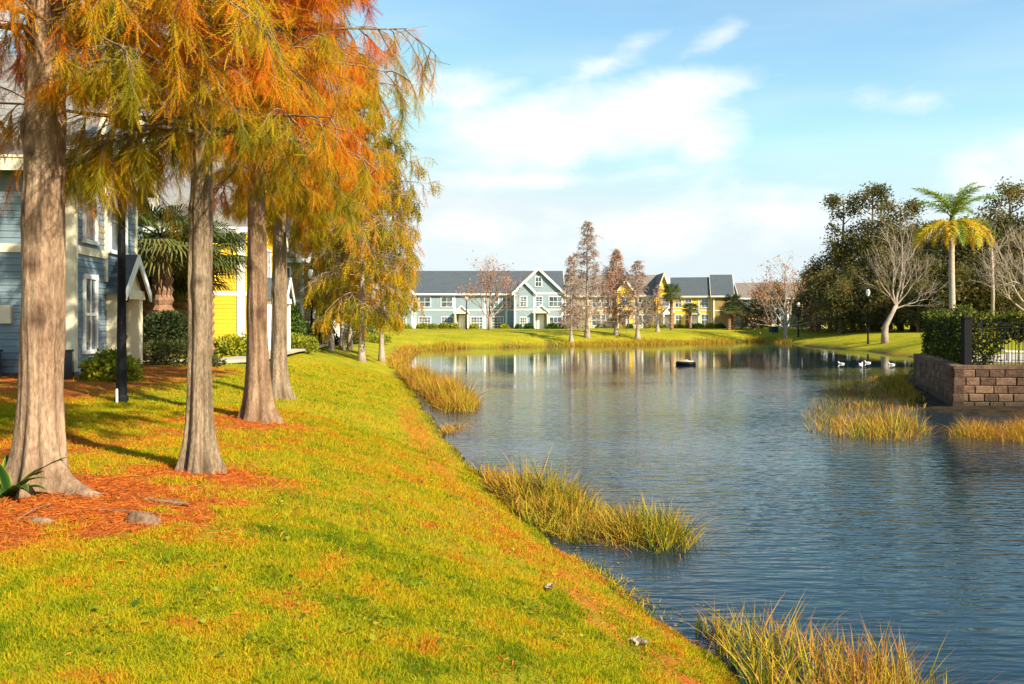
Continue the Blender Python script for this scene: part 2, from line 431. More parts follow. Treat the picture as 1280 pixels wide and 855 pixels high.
# retained terrace behind the block wall, with a pale pool deck on it
WALL = [(18.35, 38.5), (14.75, 28.15), (24.5, 26.9)]
g = MB(); g.prism([(18.5, 38.6), (14.95, 28.3), (24.6, 27.1), (60, 24), (60, 44), (34, 60), (27, 54)], 'z', -.3, 1.36)
tag(g.build('terrace_ground', M['ground'], fix=True), 'planted terrace held by the block wall', kind='structure')
g = MB(); g.prism([(17.3, 31.5), (25, 30.2), (48, 29), (48, 40), (24, 40), (19.5, 37)], 'z', 1.30, 1.40)
tag(g.build('pool_deck', M['concrete'], fix=True), 'pale pool deck behind the black fence', kind='structure')

# concrete footpath to the houses on the left
def strip(pts, w, name, label, zo=.03, th=.10):
    g = MB(); p = np.array(pts, float); t = np.gradient(p, axis=0); t /= np.linalg.norm(t, axis=1, keepdims=True)
    nrm = np.stack([-t[:, 1], t[:, 0]], -1)
    L, Rr = p + nrm * w / 2, p - nrm * w / 2
    n = len(p)
    zl = height(L[:, 0], L[:, 1]); zr = height(Rr[:, 0], Rr[:, 1]); z = np.maximum(np.maximum(zl, zr), height(p[:, 0], p[:, 1])) + zo
    V = np.concatenate([np.c_[L, z], np.c_[Rr, z], np.c_[L, z - th], np.c_[Rr, z - th]])
    k = np.arange(n - 1)
    fs = [np.stack([n + k, n + k + 1, k + 1, k], -1), np.stack([k, k + 1, 2 * n + k + 1, 2 * n + k], -1), np.stack([3 * n + k, 3 * n + k + 1, n + k + 1, n + k], -1)]
    g.add(V, fs); return tag(g.build(name, M['concrete'], fix=True), label, kind='structure')
def curve(pts, n=40):
    p = np.array(pts, float); t = np.linspace(0, len(p) - 1, n); r = []
    for u in t:
        i = min(int(u), len(p) - 2); f = u - i
        p0, p1, p2, p3 = p[max(i - 1, 0)], p[i], p[i + 1], p[min(i + 2, len(p) - 1)]
        r.append(.5 * (2 * p1 + (p2 - p0) * f + (2 * p0 - 5 * p1 + 4 * p2 - p3) * f * f + (3 * p1 - p0 - 3 * p2 + p3) * f ** 3))
    return np.array(r)
strip(curve([(-14, 27.5), (-11.2, 27.2), (-9.7, 29.5), (-10.2, 34), (-11.0, 41), (-12.2, 52), (-14.5, 66), (-17, 85), (-18, 110)]), 1.4, 'footpath', 'concrete footpath winding past the yellow house')

# ------------------------------------------------------------------ camera, sun, sky
cam = bpy.data.cameras.new('camera'); co = bpy.data.objects.new('camera', cam); COL.objects.link(co)
co.location = (0, 0, EYE); co.rotation_euler = (R(90), 0, 0)
cam.sensor_width = 36; cam.lens = 36 * F / 1280; cam.shift_y = -27.5 / 1280; cam.clip_start = .05; cam.clip_end = 6000
sc.camera = co
SUN_EL = 33.0; SD = np.array([.74, -.67]); SD = SD / np.linalg.norm(SD)
sd = Vector((SD[0] * math.cos(R(SUN_EL)), SD[1] * math.cos(R(SUN_EL)), math.sin(R(SUN_EL))))
sl = bpy.data.lights.new('sun', 'SUN'); so = bpy.data.objects.new('sun', sl); COL.objects.link(so)
sl.energy = 5.0; sl.angle = R(.55); sl.color = (1.0, .89, .70)
so.location = sd * 100; so.rotation_euler = sd.to_track_quat('Z', 'Y').to_euler()

w = bpy.data.worlds.new('World'); sc.world = w; w.use_nodes = True; nt = w.node_tree; nt.nodes.clear()
sky = nd(nt, 'ShaderNodeTexSky', sky_type='NISHITA', sun_disc=False, sun_elevation=R(SUN_EL), sun_rotation=math.atan2(SD[0], SD[1]), air_density=1.0, dust_density=.5, ozone_density=1.0)
dirn = nd(nt, 'ShaderNodeTexCoord').outputs['Generated']
s3 = nd(nt, 'ShaderNodeSeparateXYZ', {0: dirn})
az = mth(nt, 'ARCTAN2', s3.outputs[0], s3.outputs[1]); el = mth(nt, 'ARCSINE', s3.outputs[2])
def blob(a, e, ra, re, k=1.0, tilt=0.0):
    da = mth(nt, 'SUBTRACT', az, a); de = mth(nt, 'SUBTRACT', mth(nt, 'SUBTRACT', el, e), mth(nt, 'MULTIPLY', da, tilt))
    q = mth(nt, 'SQRT', mth(nt, 'ADD', mth(nt, 'POWER', mth(nt, 'DIVIDE', da, ra), 2.0), mth(nt, 'POWER', mth(nt, 'DIVIDE', de, re), 2.0)))
    return mth(nt, 'MULTIPLY', mth(nt, 'SUBTRACT', 1.0, q), k)
blobs = [(.03, .215, .21, .055, 1.0, 0), (.15, .235, .16, .055, 1.0, 0), (.215, .262, .075, .035, .8, 0), (-.05, .26, .08, .03, .6, 0), (.22, .20, .05, .025, .7, 0), (.04, .165, .3, .022, .5, 0),
         (.11, .295, .07, .022, .62, .25), (.245, .318, .065, .022, .62, .35), (.10, .11, .34, .05, .52, 0), (.30, .12, .20, .04, .5, 0),
         (.45, .232, .07, .02, .48, 0), (.60, .17, .16, .06, .62, .3), (-.35, .2, .2, .12, .6, 0), (-.75, .3, .3, .12, .7, 0), (1.0, .3, .3, .1, .8, 0)]
m = None
for b in blobs:
    q = blob(*b); m = q if m is None else mth(nt, 'MAXIMUM', m, q)
m = mth(nt, 'MAXIMUM', m, -.6)
# cloud texture: direction stretched along the horizon
mp = nd(nt, 'ShaderNodeMapping', {'Vector': dirn, 'Scale': (1, 1, 2.3)}).outputs[0]
n1 = nd(nt, 'ShaderNodeTexNoise', {'Vector': mp, 'Scale': 7.0, 'Detail': 7, 'Roughness': .56, 'Distortion': .25}).outputs['Fac']
mp2 = nd(nt, 'ShaderNodeMapping', {'Vector': dirn, 'Scale': (1, 1, 6)}).outputs[0]
n2 = nd(nt, 'ShaderNodeTexNoise', {'Vector': mp2, 'Scale': 3.0, 'Detail': 5, 'Roughness': .5}).outputs['Fac']
dens = mth(nt, 'ADD', m, mth(nt, 'MULTIPLY', mth(nt, 'SUBTRACT', n1, .5), 2.0))
cl = nd(nt, 'ShaderNodeMapRange', {'Value': dens, 'From Min': .0, 'From Max': .82}, interpolation_type='SMOOTHSTEP').outputs[0]
veil = nd(nt, 'ShaderNodeMapRange', {'Value': n2, 'From Min': .42, 'From Max': .75, 'To Max': .42}).outputs[0]
veil = mth(nt, 'MULTIPLY', veil, nd(nt, 'ShaderNodeMapRange', {'Value': el, 'From Min': .05, 'From Max': .45, 'To Min': .75, 'To Max': .25}).outputs[0])
cov = mth(nt, 'MAXIMUM', mth(nt, 'MULTIPLY', cl, .92), veil)
SKYTINT = (1.0, 1.19, 1.10)
skyc = mixc(nt, 1.0, sky.outputs[0], SKYTINT, 'MULTIPLY')
CLOUD = (5.2, 5.3, 5.2)
skyc = mixc(nt, 1.0, skyc, (3.75, 4.30, 4.50), 'DARKEN')
wc = mixc(nt, cov, skyc, CLOUD)
bg = nd(nt, 'ShaderNodeBackground', {'Color': wc, 'Strength': .100})
nd(nt, 'ShaderNodeOutputWorld', {'Surface': bg.outputs[0]})

sc.view_settings.view_transform = 'Standard'; sc.view_settings.look = 'None'
sc.view_settings.exposure = 1.13; sc.view_settings.gamma = 1.0; sc.view_settings.use_curve_mapping = False
sc.render.engine = 'CYCLES'
sc.cycles.max_bounces = 6; sc.cycles.diffuse_bounces = 3; sc.cycles.glossy_bounces = 3; sc.cycles.transmission_bounces = 4; sc.cycles.transparent_max_bounces = 8
sc.cycles.use_denoising = True
sc.cycles.caustics_reflective = False; sc.cycles.caustics_refractive = False
# ------------------------------------------------------------------ houses
class Fr:
    """a wall plane: origin o, horizontal direction u, outward normal n (all local to the house)"""
    def __init__(self, o, u, n): self.o, self.u, self.n = np.array(o, float), np.array(u, float), np.array(n, float)
    def p(self, u, z, n=0.0): return tuple(self.o + self.u * u + self.n * n + np.array([0, 0, z]))
    def box(self, g, u0, u1, z0, z1, n0, n1, mat=0, tint=0.0):
        v = [self.p(u, z, n) for z in (z0, z1) for n in (n0, n1) for u in (u0, u1)]
        g.add(v, [[0, 2, 3, 1], [4, 5, 7, 6], [0, 1, 5, 4], [2, 6, 7, 3], [0, 4, 6, 2], [1, 3, 7, 5]], tint, mat)
    def prism(self, g, poly, n0, n1, mat=0):
        k = len(poly); v = [self.p(u, z, n) for n in (n0, n1) for (u, z) in poly]
        g.add(v, [list(range(k)), list(range(k, 2 * k))[::-1]] + [[i, (i + 1) % k, k + (i + 1) % k, k + i] for i in range(k)], 0, mat)
def front(y=0.0, x=0.0): return Fr((x, y, 0), (1, 0, 0), (0, -1, 0))
def right(x, y=0.0): return Fr((x, y, 0), (0, 1, 0), (1, 0, 0))
def left(x, y=0.0): return Fr((x, y, 0), (0, 1, 0), (-1, 0, 0))

def window(root, fr, uc, zc, w, h, cols=2, rows=2, n=0.0, trim='white', tw=.10, label=None):
    g = MB(); t = tw
    u0, u1, z0, z1 = uc - w / 2, uc + w / 2, zc - h / 2, zc + h / 2
    fr.box(g, u0 - t, u0, z0, z1, n - .03, n + .065); fr.box(g, u1, u1 + t, z0, z1, n - .03, n + .065)
    fr.box(g, u0 - t, u1 + t, z1, z1 + t * 1.2, n - .03, n + .07); fr.box(g, u0 - t * 1.3, u1 + t * 1.3, z0 - t, z0, n - .03, n + .085)
    mw = .022 if tw <= .12 else .03
    for i in range(1, cols): u = u0 + (u1 - u0) * i / cols; fr.box(g, u - mw, u + mw, z0 + .001, z1 - .001, n + .030, n + .058)
    for i in range(1, rows):
        z = z0 + (z1 - z0) * i / rows; k = mw * (1.6 if i * 2 == rows else 1)
        fr.box(g, u0 + .001, u1 - .001, z - k, z + k, n + .030, n + .062)
    o = g.build('window', M[trim], root, fix=True)
    g = MB(); fr.box(g, u0, u1, z0, z1, n - .02, n + .026); g.build('pane', M['glass'], o, fix=True)
    return o
def door(root, fr, uc, w=1.0, h=2.1, n=0.0, mat='white', z0=.0):
    g = MB(); fr.box(g, uc - w / 2, uc + w / 2, z0, z0 + h, n - .02, n + .05)
    for k in (-1, 1):
        for (a, b) in ((.15, .95), (1.1, 1.95)): fr.box(g, uc + k * w * .23 - w * .15, uc + k * w * .23 + w * .15, z0 + a, z0 + b, n + .045, n + .062)
    o = g.build('door', M[mat], root, fix=True)
    g = MB(); fr.box(g, uc + w * .38, uc + w * .42, z0 + .98, z0 + 1.08, n + .05, n + .11); g.build('handle', M['dark_metal'], o, fix=True)
    return o
def portico(root, fr, uc, w, z_eave, rise, depth, trim='cream', roof='roof', n=0.0, door_mat='white', opening=True, col=.22):
    """gabled entrance: two posts, lintel, pediment, roof with a door inside"""
    g = MB(); u0, u1 = uc - w / 2, uc + w / 2
    for a, b in ((u0, u0 + col), (u1 - col, u1)): fr.box(g, a, b, 0, z_eave - .25, n - .01, n + depth)
    fr.box(g, u0 - .05, u1 + .05, z_eave - .25, z_eave, n - .01, n + depth + .05)
    fr.prism(g, [(u0 - .05, z_eave), (u1 + .05, z_eave), (uc, z_eave + rise)], n - .01, n + depth - .03)
    o = g.build('portico', M[trim], root, fix=True)
    g = MB(); ov = .18
    for s in (-1, 1):
        e = uc + s * (w / 2 + ov); k = rise / (w / 2)
        fr.prism(g, [(uc, z_eave + rise + .02), (e, z_eave + .02 - ov * k), (e, z_eave + .10 - ov * k), (uc, z_eave + rise + .12)], n - .01, n + depth + .15)
    g.build('portico_roof', M[roof], o, fix=True)
    g = MB()
    for s in (-1, 1):
        e = uc + s * (w / 2 + ov); k = rise / (w / 2)
        fr.prism(g, [(uc, z_eave + rise - .14), (e, z_eave - .14 - ov * k), (e, z_eave + .105 - ov * k), (uc, z_eave + rise + .125)], n + depth + .151, n + depth + .20)
    g.build('rake_board', M['white'], o, fix=True)
    door(root, fr, uc, min(1.0, w - 2 * col - .1), 2.1, n, door_mat)
    return o

def gable_x(gw, gr, x0, x1, y0, y1, h, rise, ov=.4, th=.14, gt=None):
    """body with its ridge along x"""
    ym = (y0 + y1) / 2
    gw.prism([(y0, 0), (y1, 0), (y1, h), (ym, h + rise), (y0, h)], 'x', x0, x1)
    k = rise / (ym - y0)
    for s, yy in ((-1, y0), (1, y1)):
        e = yy + s * ov
        gr.prism([(ym, h + rise + .03), (e, h + .03 - ov * k), (e, h + .03 + th - ov * k), (ym, h + rise + .03 + th * 1.2)], 'x', x0 - ov, x1 + ov)
    if gt is not None:
        for xa in (x0 - ov - .05, x1 + ov + .001):
            for s, yy in ((-1, y0), (1, y1)):
                e = yy + s * ov
                gt.prism([(ym, h + rise - .22), (e, h - .22 - ov * k), (e, h + .05 + th - ov * k), (ym, h + rise + .05 + th * 1.2)], 'x', xa, xa + .05)
        gt.box(x0 - ov, x1 + ov, y0 - ov - .06, y0 - ov - .005, h - ov * k - .14, h - ov * k + .13)     # gutter
def gable_y(gw, gr, x0, x1, y0, y1, h, rise, ov=.4, th=.14, gt=None):
    """body with its ridge along y, gable to the front"""
    xm = (x0 + x1) / 2
    gw.prism([(x0, 0), (x1, 0), (x1, h), (xm, h + rise), (x0, h)], 'y', y0, y1)
    k = rise / (xm - x0)
    for s, xx in ((-1, x0), (1, x1)):
        e = xx + s * ov
        gr.prism([(xm, h + rise + .03), (e, h + .03 - ov * k), (e, h + .03 + th - ov * k), (xm, h + rise + .03 + th * 1.2)], 'y', y0 - ov, y1)
        if gt is not None:
            gt.prism([(xm, h + rise - .25), (e, h - .25 - ov * k), (e, h + .05 + th - ov * k), (xm, h + rise + .05 + th * 1.2)], 'y', y0 - ov - .05, y0 - ov - .001)

class TrimMB(MB):
    def build(self, name, mats, parent=None, smooth=False, fix=False):
        st = 0
        per = len(self.f) // max(1, len(self.v))
        for i, v in enumerate(self.v):
            b = MB(); b.add(v, [f - st for f in self.f[i * per:(i + 1) * per]])
            st += len(v); e = v.max(0) - v.min(0)
            b.build('corner_board' if e[2] > max(e[0], e[1]) else 'trim_band', mats, parent, fix=fix)

# ---- the pale blue row house across the pond
def far_blue():
    D = 127.0; sx = lambda px: (px - 640) / F * 130.0
    x_l, y0 = sx(478), 130.0
    zb = gz(0, 131) - .02
    root = empty('row_house', (x_l, y0, zb), 0, 'long pale blue row house with white trim and grey roof across the pond', 'house')
    L = lambda px: sx(px) - x_l
    zz = lambda py, d=130.0: EYE - zb - (py - HY) / F * d
    W, dep, h = L(703), 11.0, 5.55
    gw, gr, gt = MB(), MB(), MB()
    gable_x(gw, gr, 0, W, 0, dep, h, 3.5, gt=gt)
    gx0, gx1 = L(642), L(703)
    gable_y(gw, gr, gx0, gx1, -2.2, dep / 2, h + .02, 3.55, gt=gt)
    gable_y(gw, gr, L(490), L(517.5), -.9, dep / 2 - 2, h + .01, 1.75, gt=gt)
    gable_y(gw, gr, L(642.5), L(668), -2.75, 2, h - .01, 1.6, ov=.3, gt=gt)
    gw.build('wall', M['side_sky'], root, fix=True); gr.build('roof', M['roof'], root, fix=True)
    gt.build('rake_board', M['white'], root, fix=True)
    f0, f1, f2, f3 = front(0), front(-2.2), front(-.9), front(-2.75)
    gt = TrimMB()
    for fr, us in ((f0, (0.1, L(519), L(568), L(606), L(633))), (f2, (L(490) + .12, L(517.3) - .1)), (f3, (gx0 + .2, L(668) - .12)), (f1, (gx1 - .12,))):
        for u in us: fr.box(gt, u - .14, u + .14, 0, h - .05, -.02, .05)
    f0.box(gt, 0, gx0, 2.80, 3.0, -.02, .035); f1.box(gt, L(668.2), gx1, 2.80, 3.0, -.02, .035); f2.box(gt, L(490), L(517.5), 2.80, 3.0, -.02, .036); f3.box(gt, gx0, L(668), 2.80, 3.0, -.02, .036)
    f0.box(gt, 0, gx0, h - .35, h - .05, -.02, .036); f1.box(gt, L(668.2), gx1, h - .3, h - .05, -.02, .036)
    gt.build('trim', M['white'], root, fix=True)
    zu, zl = zz(377.5), zz(403.5)
    for px in (531, 558.5, 618, 633): window(root, f0, L(px), zu, 1.7 if px < 600 else 1.2, 1.45, 2, 2)
    window(root, f2, L(503.5), zu, 1.0, 1.4, 2, 2)
    window(root, f2, L(504), zl, 1.0, 1.6, 3, 4)
    for px in (531, 559, 596, 622): window(root, f0, L(px), zl, 1.75, 1.75, 4, 4)
    for px in (654,): window(root, f3, L(px), zu, .95, 1.45, 2, 4); window(root, f3, L(px), zl, .95, 1.6, 3, 4)
    window(root, f1, L(673.2), zu, .9, 1.45, 2, 4); window(root, f1, L(693.5), zu, 1.9, 1.45, 3, 2); window(root, f1, L(693.5), zl, 1.8, 1.7, 3, 2)
    window(root, f1, L(672.5), zz(353), .9, 1.35, 2, 2)
    portico(root, f0, L(577.5), 2.1, 2.55, .95, 1.3)
    portico(root, f1, L(675.5), 2.2, 2.6, .95, 1.1)
    portico(root, f0, L(484), 1.9, 2.5, .9, 1.2)
    return root
far_blue()

# ---- the tan and yellow house behind the bare cypresses
def far_tan():
    sx = lambda px: (px - 640) / F * 137.0
    zb = gz(15, 138) - .02
    root = empty('row_house', (sx(706), 137, zb), 0, 'tan and yellow row house with brown roof behind the leafless cypresses', 'house')
    x_l = sx(706); L = lambda px: sx(px) - x_l
    gw, gr, gt, gd = MB(), MB(), MB(), MB()
    gable_x(gw, gr, 0, L(829), 0, 10, 5.5, 3.3, gt=gt)
    gw.build('wall', M['side_tan'], root, fix=True)
    gable_y(gd, gr, L(771), L(791), -.7, 4, 6.1, 1.7, gt=gt)
    gable_y(gd, gr, L(818), L(836.5), -1.6, 7.5, 5.6, 3.2, gt=gt)
    gd.build('gable_wall', M['side_yellow'], root, fix=True)
    gr.build('roof', M['roof_brown'], root, fix=True); gt.build('rake_board', M['cream'], root, fix=True)
    f, fb, fc = front(0), front(-.7), front(-1.6)
    gt = TrimMB()
    for px in (706.5, 735, 764, 803, 816): f.box(gt, L(px) - .12, L(px) + .12, 0, 5.3, -.02, .05)
    f.box(gt, 0, L(771), 2.8, 3.0, -.02, .036); f.box(gt, L(791), L(818), 2.8, 3.0, -.02, .036)
    gt.build('trim', M['cream'], root, fix=True)
    for px in (712, 745, 757, 798, 808): window(root, f, L(px), 1.35, 1.3, 1.7, 2, 2); window(root, f, L(px), 4.2, 1.2, 1.4, 2, 2)
    window(root, fb, L(781), 4.4, 1.3, 1.4, 2, 2); window(root, fb, L(781), 1.4, 1.3, 1.6, 2, 2)
    window(root, fc, L(829.5), 4.3, 1.1, 1.4, 2, 2); window(root, fc, L(822), 1.4, .9, 1.5, 2, 2)
    portico(root, f, L(729), 2.0, 2.5, .9, 1.2); portico(root, fc, L(832), 1.7, 2.5, .9, 1.0, trim='white')
    portico(root, f, L(776), 1.6, 2.4, .8, 1.9)
far_tan()

# ---- the yellow house at the far end of the pond
def far_yellow():
    sx = lambda px: (px - 640) / F * 140.0
    zb = gz(30, 140) - .02
    root = empty('row_house', (sx(842), 141, zb), R(-11), 'bright yellow house with ochre end wall and dark roof across the pond', 'house')
    gw, gr, gt, go = MB(), MB(), MB(), MB()
    gable_x(gw, gr, 0, 6.6, 0, 9, 5.5, 3.0, gt=gt)
    gw.build('wall', M['side_yellow'], root, fix=True)
    gable_x(go, gr, 6.62, 9.6, -.6, 9.6, 5.5, 3.4, gt=gt)
    go.build('ochre_wall', M['side_olive'], root, fix=True)
    gr.build('roof', M['roof'], root, fix=True); gt.build('rake_board', M['cream'], root, fix=True)
    f, fb = front(0), front(-.6)
    gt = TrimMB()
    for u in (.15, 4.3, 6.4): f.box(gt, u - .13, u + .13, 0, 5.3, -.02, .05)
    for u in (6.75, 9.48): fb.box(gt, u - .13, u + .13, 0, 5.3, -.02, .05)
    f.box(gt, 0, 6.45, 2.8, 3.0, -.02, .036); fb.box(gt, 6.62, 9.6, 2.8, 3.0, -.02, .036)
    gt.build('trim', M['cream'], root, fix=True)
    for u in (1.0, 2.6): window(root, f, u, 1.4, 1.0, 1.5, 2, 2); window(root, f, u, 4.2, 1.0, 1.4, 2, 2)
    window(root, f, 5.3, 4.2, 1.1, 1.6, 2, 2); window(root, f, 5.3, 1.35, 1.1, 1.8, 2, 2)
    window(root, right(9.6), 4.5, 6.6, 1.0, 1.5, 2, 2); window(root, right(9.6), 4.5, 4.0, 1.0, 1.5, 2, 2)
    portico(root, f, 3.7, 1.5, 2.5, .9, 1.2, trim='white')
    # cream wing on the right
    return root
far_yellow()

def far_slate():
    sx = lambda px: (px - 640) / F * 150.0
    zb = gz(48, 148) - .02
    root = empty('row_house', (sx(926), 150, zb), R(-6), 'slate blue house half hidden behind the right hand woods', 'house')
    gw, gr, gt = MB(), MB(), MB()
    gable_x(gw, gr, 0, 12.5, 0, 9, 5.4, 2.6, gt=gt)
    gable_y(gw, gr, 10.2, 14.2, -1.2, 5, 5.42, 2.4, gt=gt)
    gw.build('wall', M['side_navy'], root, fix=True); gr.build('roof', M['roof_brown'], root, fix=True); gt.build('rake_board', M['white'], root, fix=True)
    f, fb = front(0), front(-1.2)
    gt = TrimMB()
    for u in (.15, 4.5, 8.2): f.box(gt, u - .14, u + .14, 0, 5.2, -.02, .05)
    for u in (10.35, 14.05): fb.box(gt, u - .14, u + .14, 0, 5.2, -.02, .05)
    gt.build('trim', M['white'], root, fix=True)
    for u in (2.2, 6.2): window(root, f, u, 1.35, 1.2, 1.7, 2, 2); window(root, f, u, 4.1, 1.2, 1.4, 2, 2)
    window(root, fb, 12.2, 4.1, 1.2, 1.4, 2, 2); portico(root, fb, 12.6, 1.8, 2.5, .9, 1.0, trim='white')
    portico(root, f, 4.6, 1.8, 2.5, .9, 1.0, trim='white')
far_slate()

# ---- the blue clapboard house on the left, close by
def laps(g, fr, u0, u1, z0, z1, step=.16, proud=.022):
    z = z0
    while z < z1 - .01:
        zt = min(z + step, z1)
        v = [fr.p(u0, z, proud), fr.p(u1, z, proud), fr.p(u1, zt, .004), fr.p(u0, zt, .004), fr.p(u0, z, .0), fr.p(u1, z, .0)]
        g.add(v, [[0, 1, 2, 3], [4, 5, 1, 0]]); z = zt
def near_blue():
    cx, cy = -10.45, 20.0; zb = 1.50
    root = empty('town_house', (cx, cy, zb), R(6.5), 'blue clapboard town house with cream corner boards beside the tree trunks', 'house')
    W, dep, h, rise = 9.0, 4.5, 5.62, 2.6     # local: corner at 0,0; house runs to -x and +y
    gw, gr, gt = MB(), MB(), MB()
    gable_x(gw, gr, -W, 0, 0, dep, h, rise, ov=.45, gt=gt)
    gable_x(gw, gr, -W - 3, -2.6, dep + .02, dep + 9, h + .01, 3.3, ov=.45, gt=gt)
    f, r = front(0), right(0); rb = right(-2.6)
    laps(gw, f, -W, -.01, .25, h); laps(gw, r, .01, dep, .25, h); laps(gw, rb, dep, dep + 9, .25, h)
    gw.build('wall', M['side_blue'], root, fix=False)
    gr.build('roof', M['roof_light'], root, fix=True)
    gt.build('fascia', M['cream'], root, fix=True)
    gb = MB(); f.box(gb, -W, 0, -.6, .26, -.02, .028); r.box(gb, 0, dep, -.6, .26, -.02, .028); gb.build('plinth', M['gravel_grey'], root, fix=True)
    t = TrimMB()
    f.box(t, -.40, .05, .26, h - .02, -.03, .06); r.box(t, 0.0, .14, .26, h - .02, -.03, .052)
    r.box(t, 2.0, 2.14, 2.5, h - .02, -.03, .05); r.box(t, dep - .14, dep, .26, h - .02, -.03, .05)
    f.box(t, -W, -.40, 3.10, 3.30, -.03, .045); r.box(t, .14, 2.0, 3.10, 3.30, -.03, .045)
    f.box(t, -W, -.4, h - .30, h - .02, -.03, .045); r.box(t, .14, dep - .14, h - .25, h - .02, -.03, .044)
    r.box(t, 2.14, dep - .14, 4.95, 5.12, -.03, .046)
    f.box(t, -W - .45, .45, h - .36, h - .30, -.03, .50)   # soffit
    t.build('trim', M['cream'], root, fix=True)
    window(root, r, .98, 4.30, .68, 1.62, 1, 2, trim='white'); window(root, r, .98, 1.64, .68, 1.76, 2, 2, trim='white')
    window(root, r, 2.95, 4.15, 1.15, 1.55, 2, 2, trim='white')
    window(root, f, -4.5, 4.3, 1.2, 1.6, 2, 2, trim='white'); window(root, f, -4.5, 1.6, 1.2, 1.7, 2, 2, trim='white')
    window(root, rb, dep + 2.5, 4.2, 1.2, 1.6, 2, 2); window(root, rb, dep + 5, 1.6, 1.2, 1.6, 2, 2)
    p = portico(root, r, 3.02, 1.75, 2.32, .85, .38, roof='roof', trim='cream', col=.30)
    g = MB(); c = r.p(2.22, 1.95, .48); g.lathe([(.02, .02), (.05, .03), (.075, .10), (.085, .25), (.10, .27), (.03, .36), (.01, .40)], 8, c); r.box(g, 2.19, 2.25, 2.03, 2.08, .37, .44)
    g.build('wall_lantern', M['black'], root, fix=True)
    g = MB(); f.box(g, -1.62, -1.36, 1.42, 1.85, .0, .10); g.build('meter_box', M['cream'], root, fix=True)
near_blue()

def near_yellow():
    zb = 1.55
    root = empty('town_house', (-11.55, 36.0, zb), R(5), 'yellow town house with white corner trim behind the second trunk', 'house')
    W, dep, h = 11.0, 8.0, 5.6
    gw, gr, gt = MB(), MB(), MB()
    gable_x(gw, gr, -W, 0, 0, dep, h, 3.4, gt=gt)
    f, r = front(0), right(0)
    laps(gw, f, -W, 0, .2, h); laps(gw, r, 0, dep, .2, h)
    gw.build('wall', M['side_yellow'], root, fix=False); gr.build('roof', M['roof_light'], root, fix=True); gt.build('fascia', M['white'], root, fix=True)
    t = TrimMB()
    f.box(t, -.22, .05, 0, h - .02, -.03, .06); r.box(t, 0, .22, 0, h - .02, -.03, .052); r.box(t, 2.9, 3.15, 0, h - .02, -.03, .05); r.box(t, dep - .2, dep, 0, h - .02, -.03, .05)
    f.box(t, -1.62, -1.40, 0, h - .02, -.03, .05); f.box(t, -5.0, -4.8, 0, h - .02, -.03, .05)
    f.box(t, -W, -.22, 2.5, 2.68, -.03, .045); r.box(t, .22, dep - .2, 2.5, 2.68, -.03, .045)
    t.build('trim', M['white'], root, fix=True)
    for u in (-4.2, -7.5): window(root, f, u, 4.2, 1.0, 1.4, 1, 2); window(root, f, u, 1.4, 1.0, 1.5, 1, 2)
    window(root, r, 1.5, 1.4, .9, 1.5, 2, 2); window(root, r, 1.5, 4.1, .9, 1.4, 2, 2); window(root, r, 5.2, 4.1, 1.2, 1.4, 2, 2)
    portico(root, r, 5.0, 1.9, 2.5, .9, 1.0, trim='white')
near_yellow()
def left_tan():
    zb = gz(-15, 56)
    root = empty('town_house', (-13.9, 56.0, zb), R(4), 'tan town house with white porch posts behind the columnar shrub', 'house')
    gw, gr, gt = MB(), MB(), MB()
    gable_x(gw, gr, -11, 0, 0, 12, 5.6, 3.4, gt=gt)
    gw.build('wall', M['side_tan'], root, fix=True); gr.build('roof', M['roof_brown'], root, fix=True); gt.build('fascia', M['white'], root, fix=True)
    f, r = front(0), right(0); t = TrimMB()
    f.box(t, -.2, .05, 0, 5.5, -.03, .06); f.box(t, -2.9, -2.6, 0, 5.5, -.03, .06); f.box(t, -11, -.2, 2.6, 2.8, -.03, .045); r.box(t, 0, 12, 2.6, 2.8, -.03, .045); r.box(t, 5, 5.2, 0, 5.5, -.03, .05)
    t.build('trim', M['white'], root, fix=True)
    for u in (-1.4, -5): window(root, f, u, 1.4, 1.0, 1.5, 2, 2); window(root, f, u, 4.2, 1.0, 1.4, 2, 2)
    for u in (2.2, 7.5): window(root, r, u, 4.2, 1.1, 1.4, 2, 2)
    portico(root, r, 3.0, 2.0, 2.5, .9, 1.2, trim='white'); portico(root, r, 9, 2.0, 2.5, .9, 1.2, trim='white')
left_tan()
def left_pale():
    zb = gz(-19, 92)
    root = empty('town_house', (-17.6, 92.0, zb), R(3), 'pale grey town house seen between the row of cypress trunks', 'house')
    gw, gr, gt = MB(), MB(), MB()
    gable_x(gw, gr, -14, 0, 0, 14, 5.6, 3.4, gt=gt)
    gw.build('wall', M['side_sky'], root, fix=True); gr.build('roof', M['roof'], root, fix=True); gt.build('fascia', M['white'], root, fix=True)
    f, r = front(0), right(0); t = TrimMB()
    f.box(t, -.2, .05, 0, 5.5, -.03, .06); f.box(t, -5, -4.7, 0, 5.5, -.03, .06); f.box(t, -14, -.2, 2.6, 2.8, -.03, .045)
    t.build('trim', M['white'], root, fix=True)
    for u in (-1.6, -3.6, -6.5): window(root, f, u, 1.4, 1.1, 1.5, 2, 2); window(root, f, u, 4.2, 1.1, 1.4, 2, 2)
    portico(root, f, -8.6, 2.0, 2.5, .9, 1.2, trim='white'); portico(root, r, 3.0, 2.0, 2.5, .9, 1.2, trim='white')
left_pale()

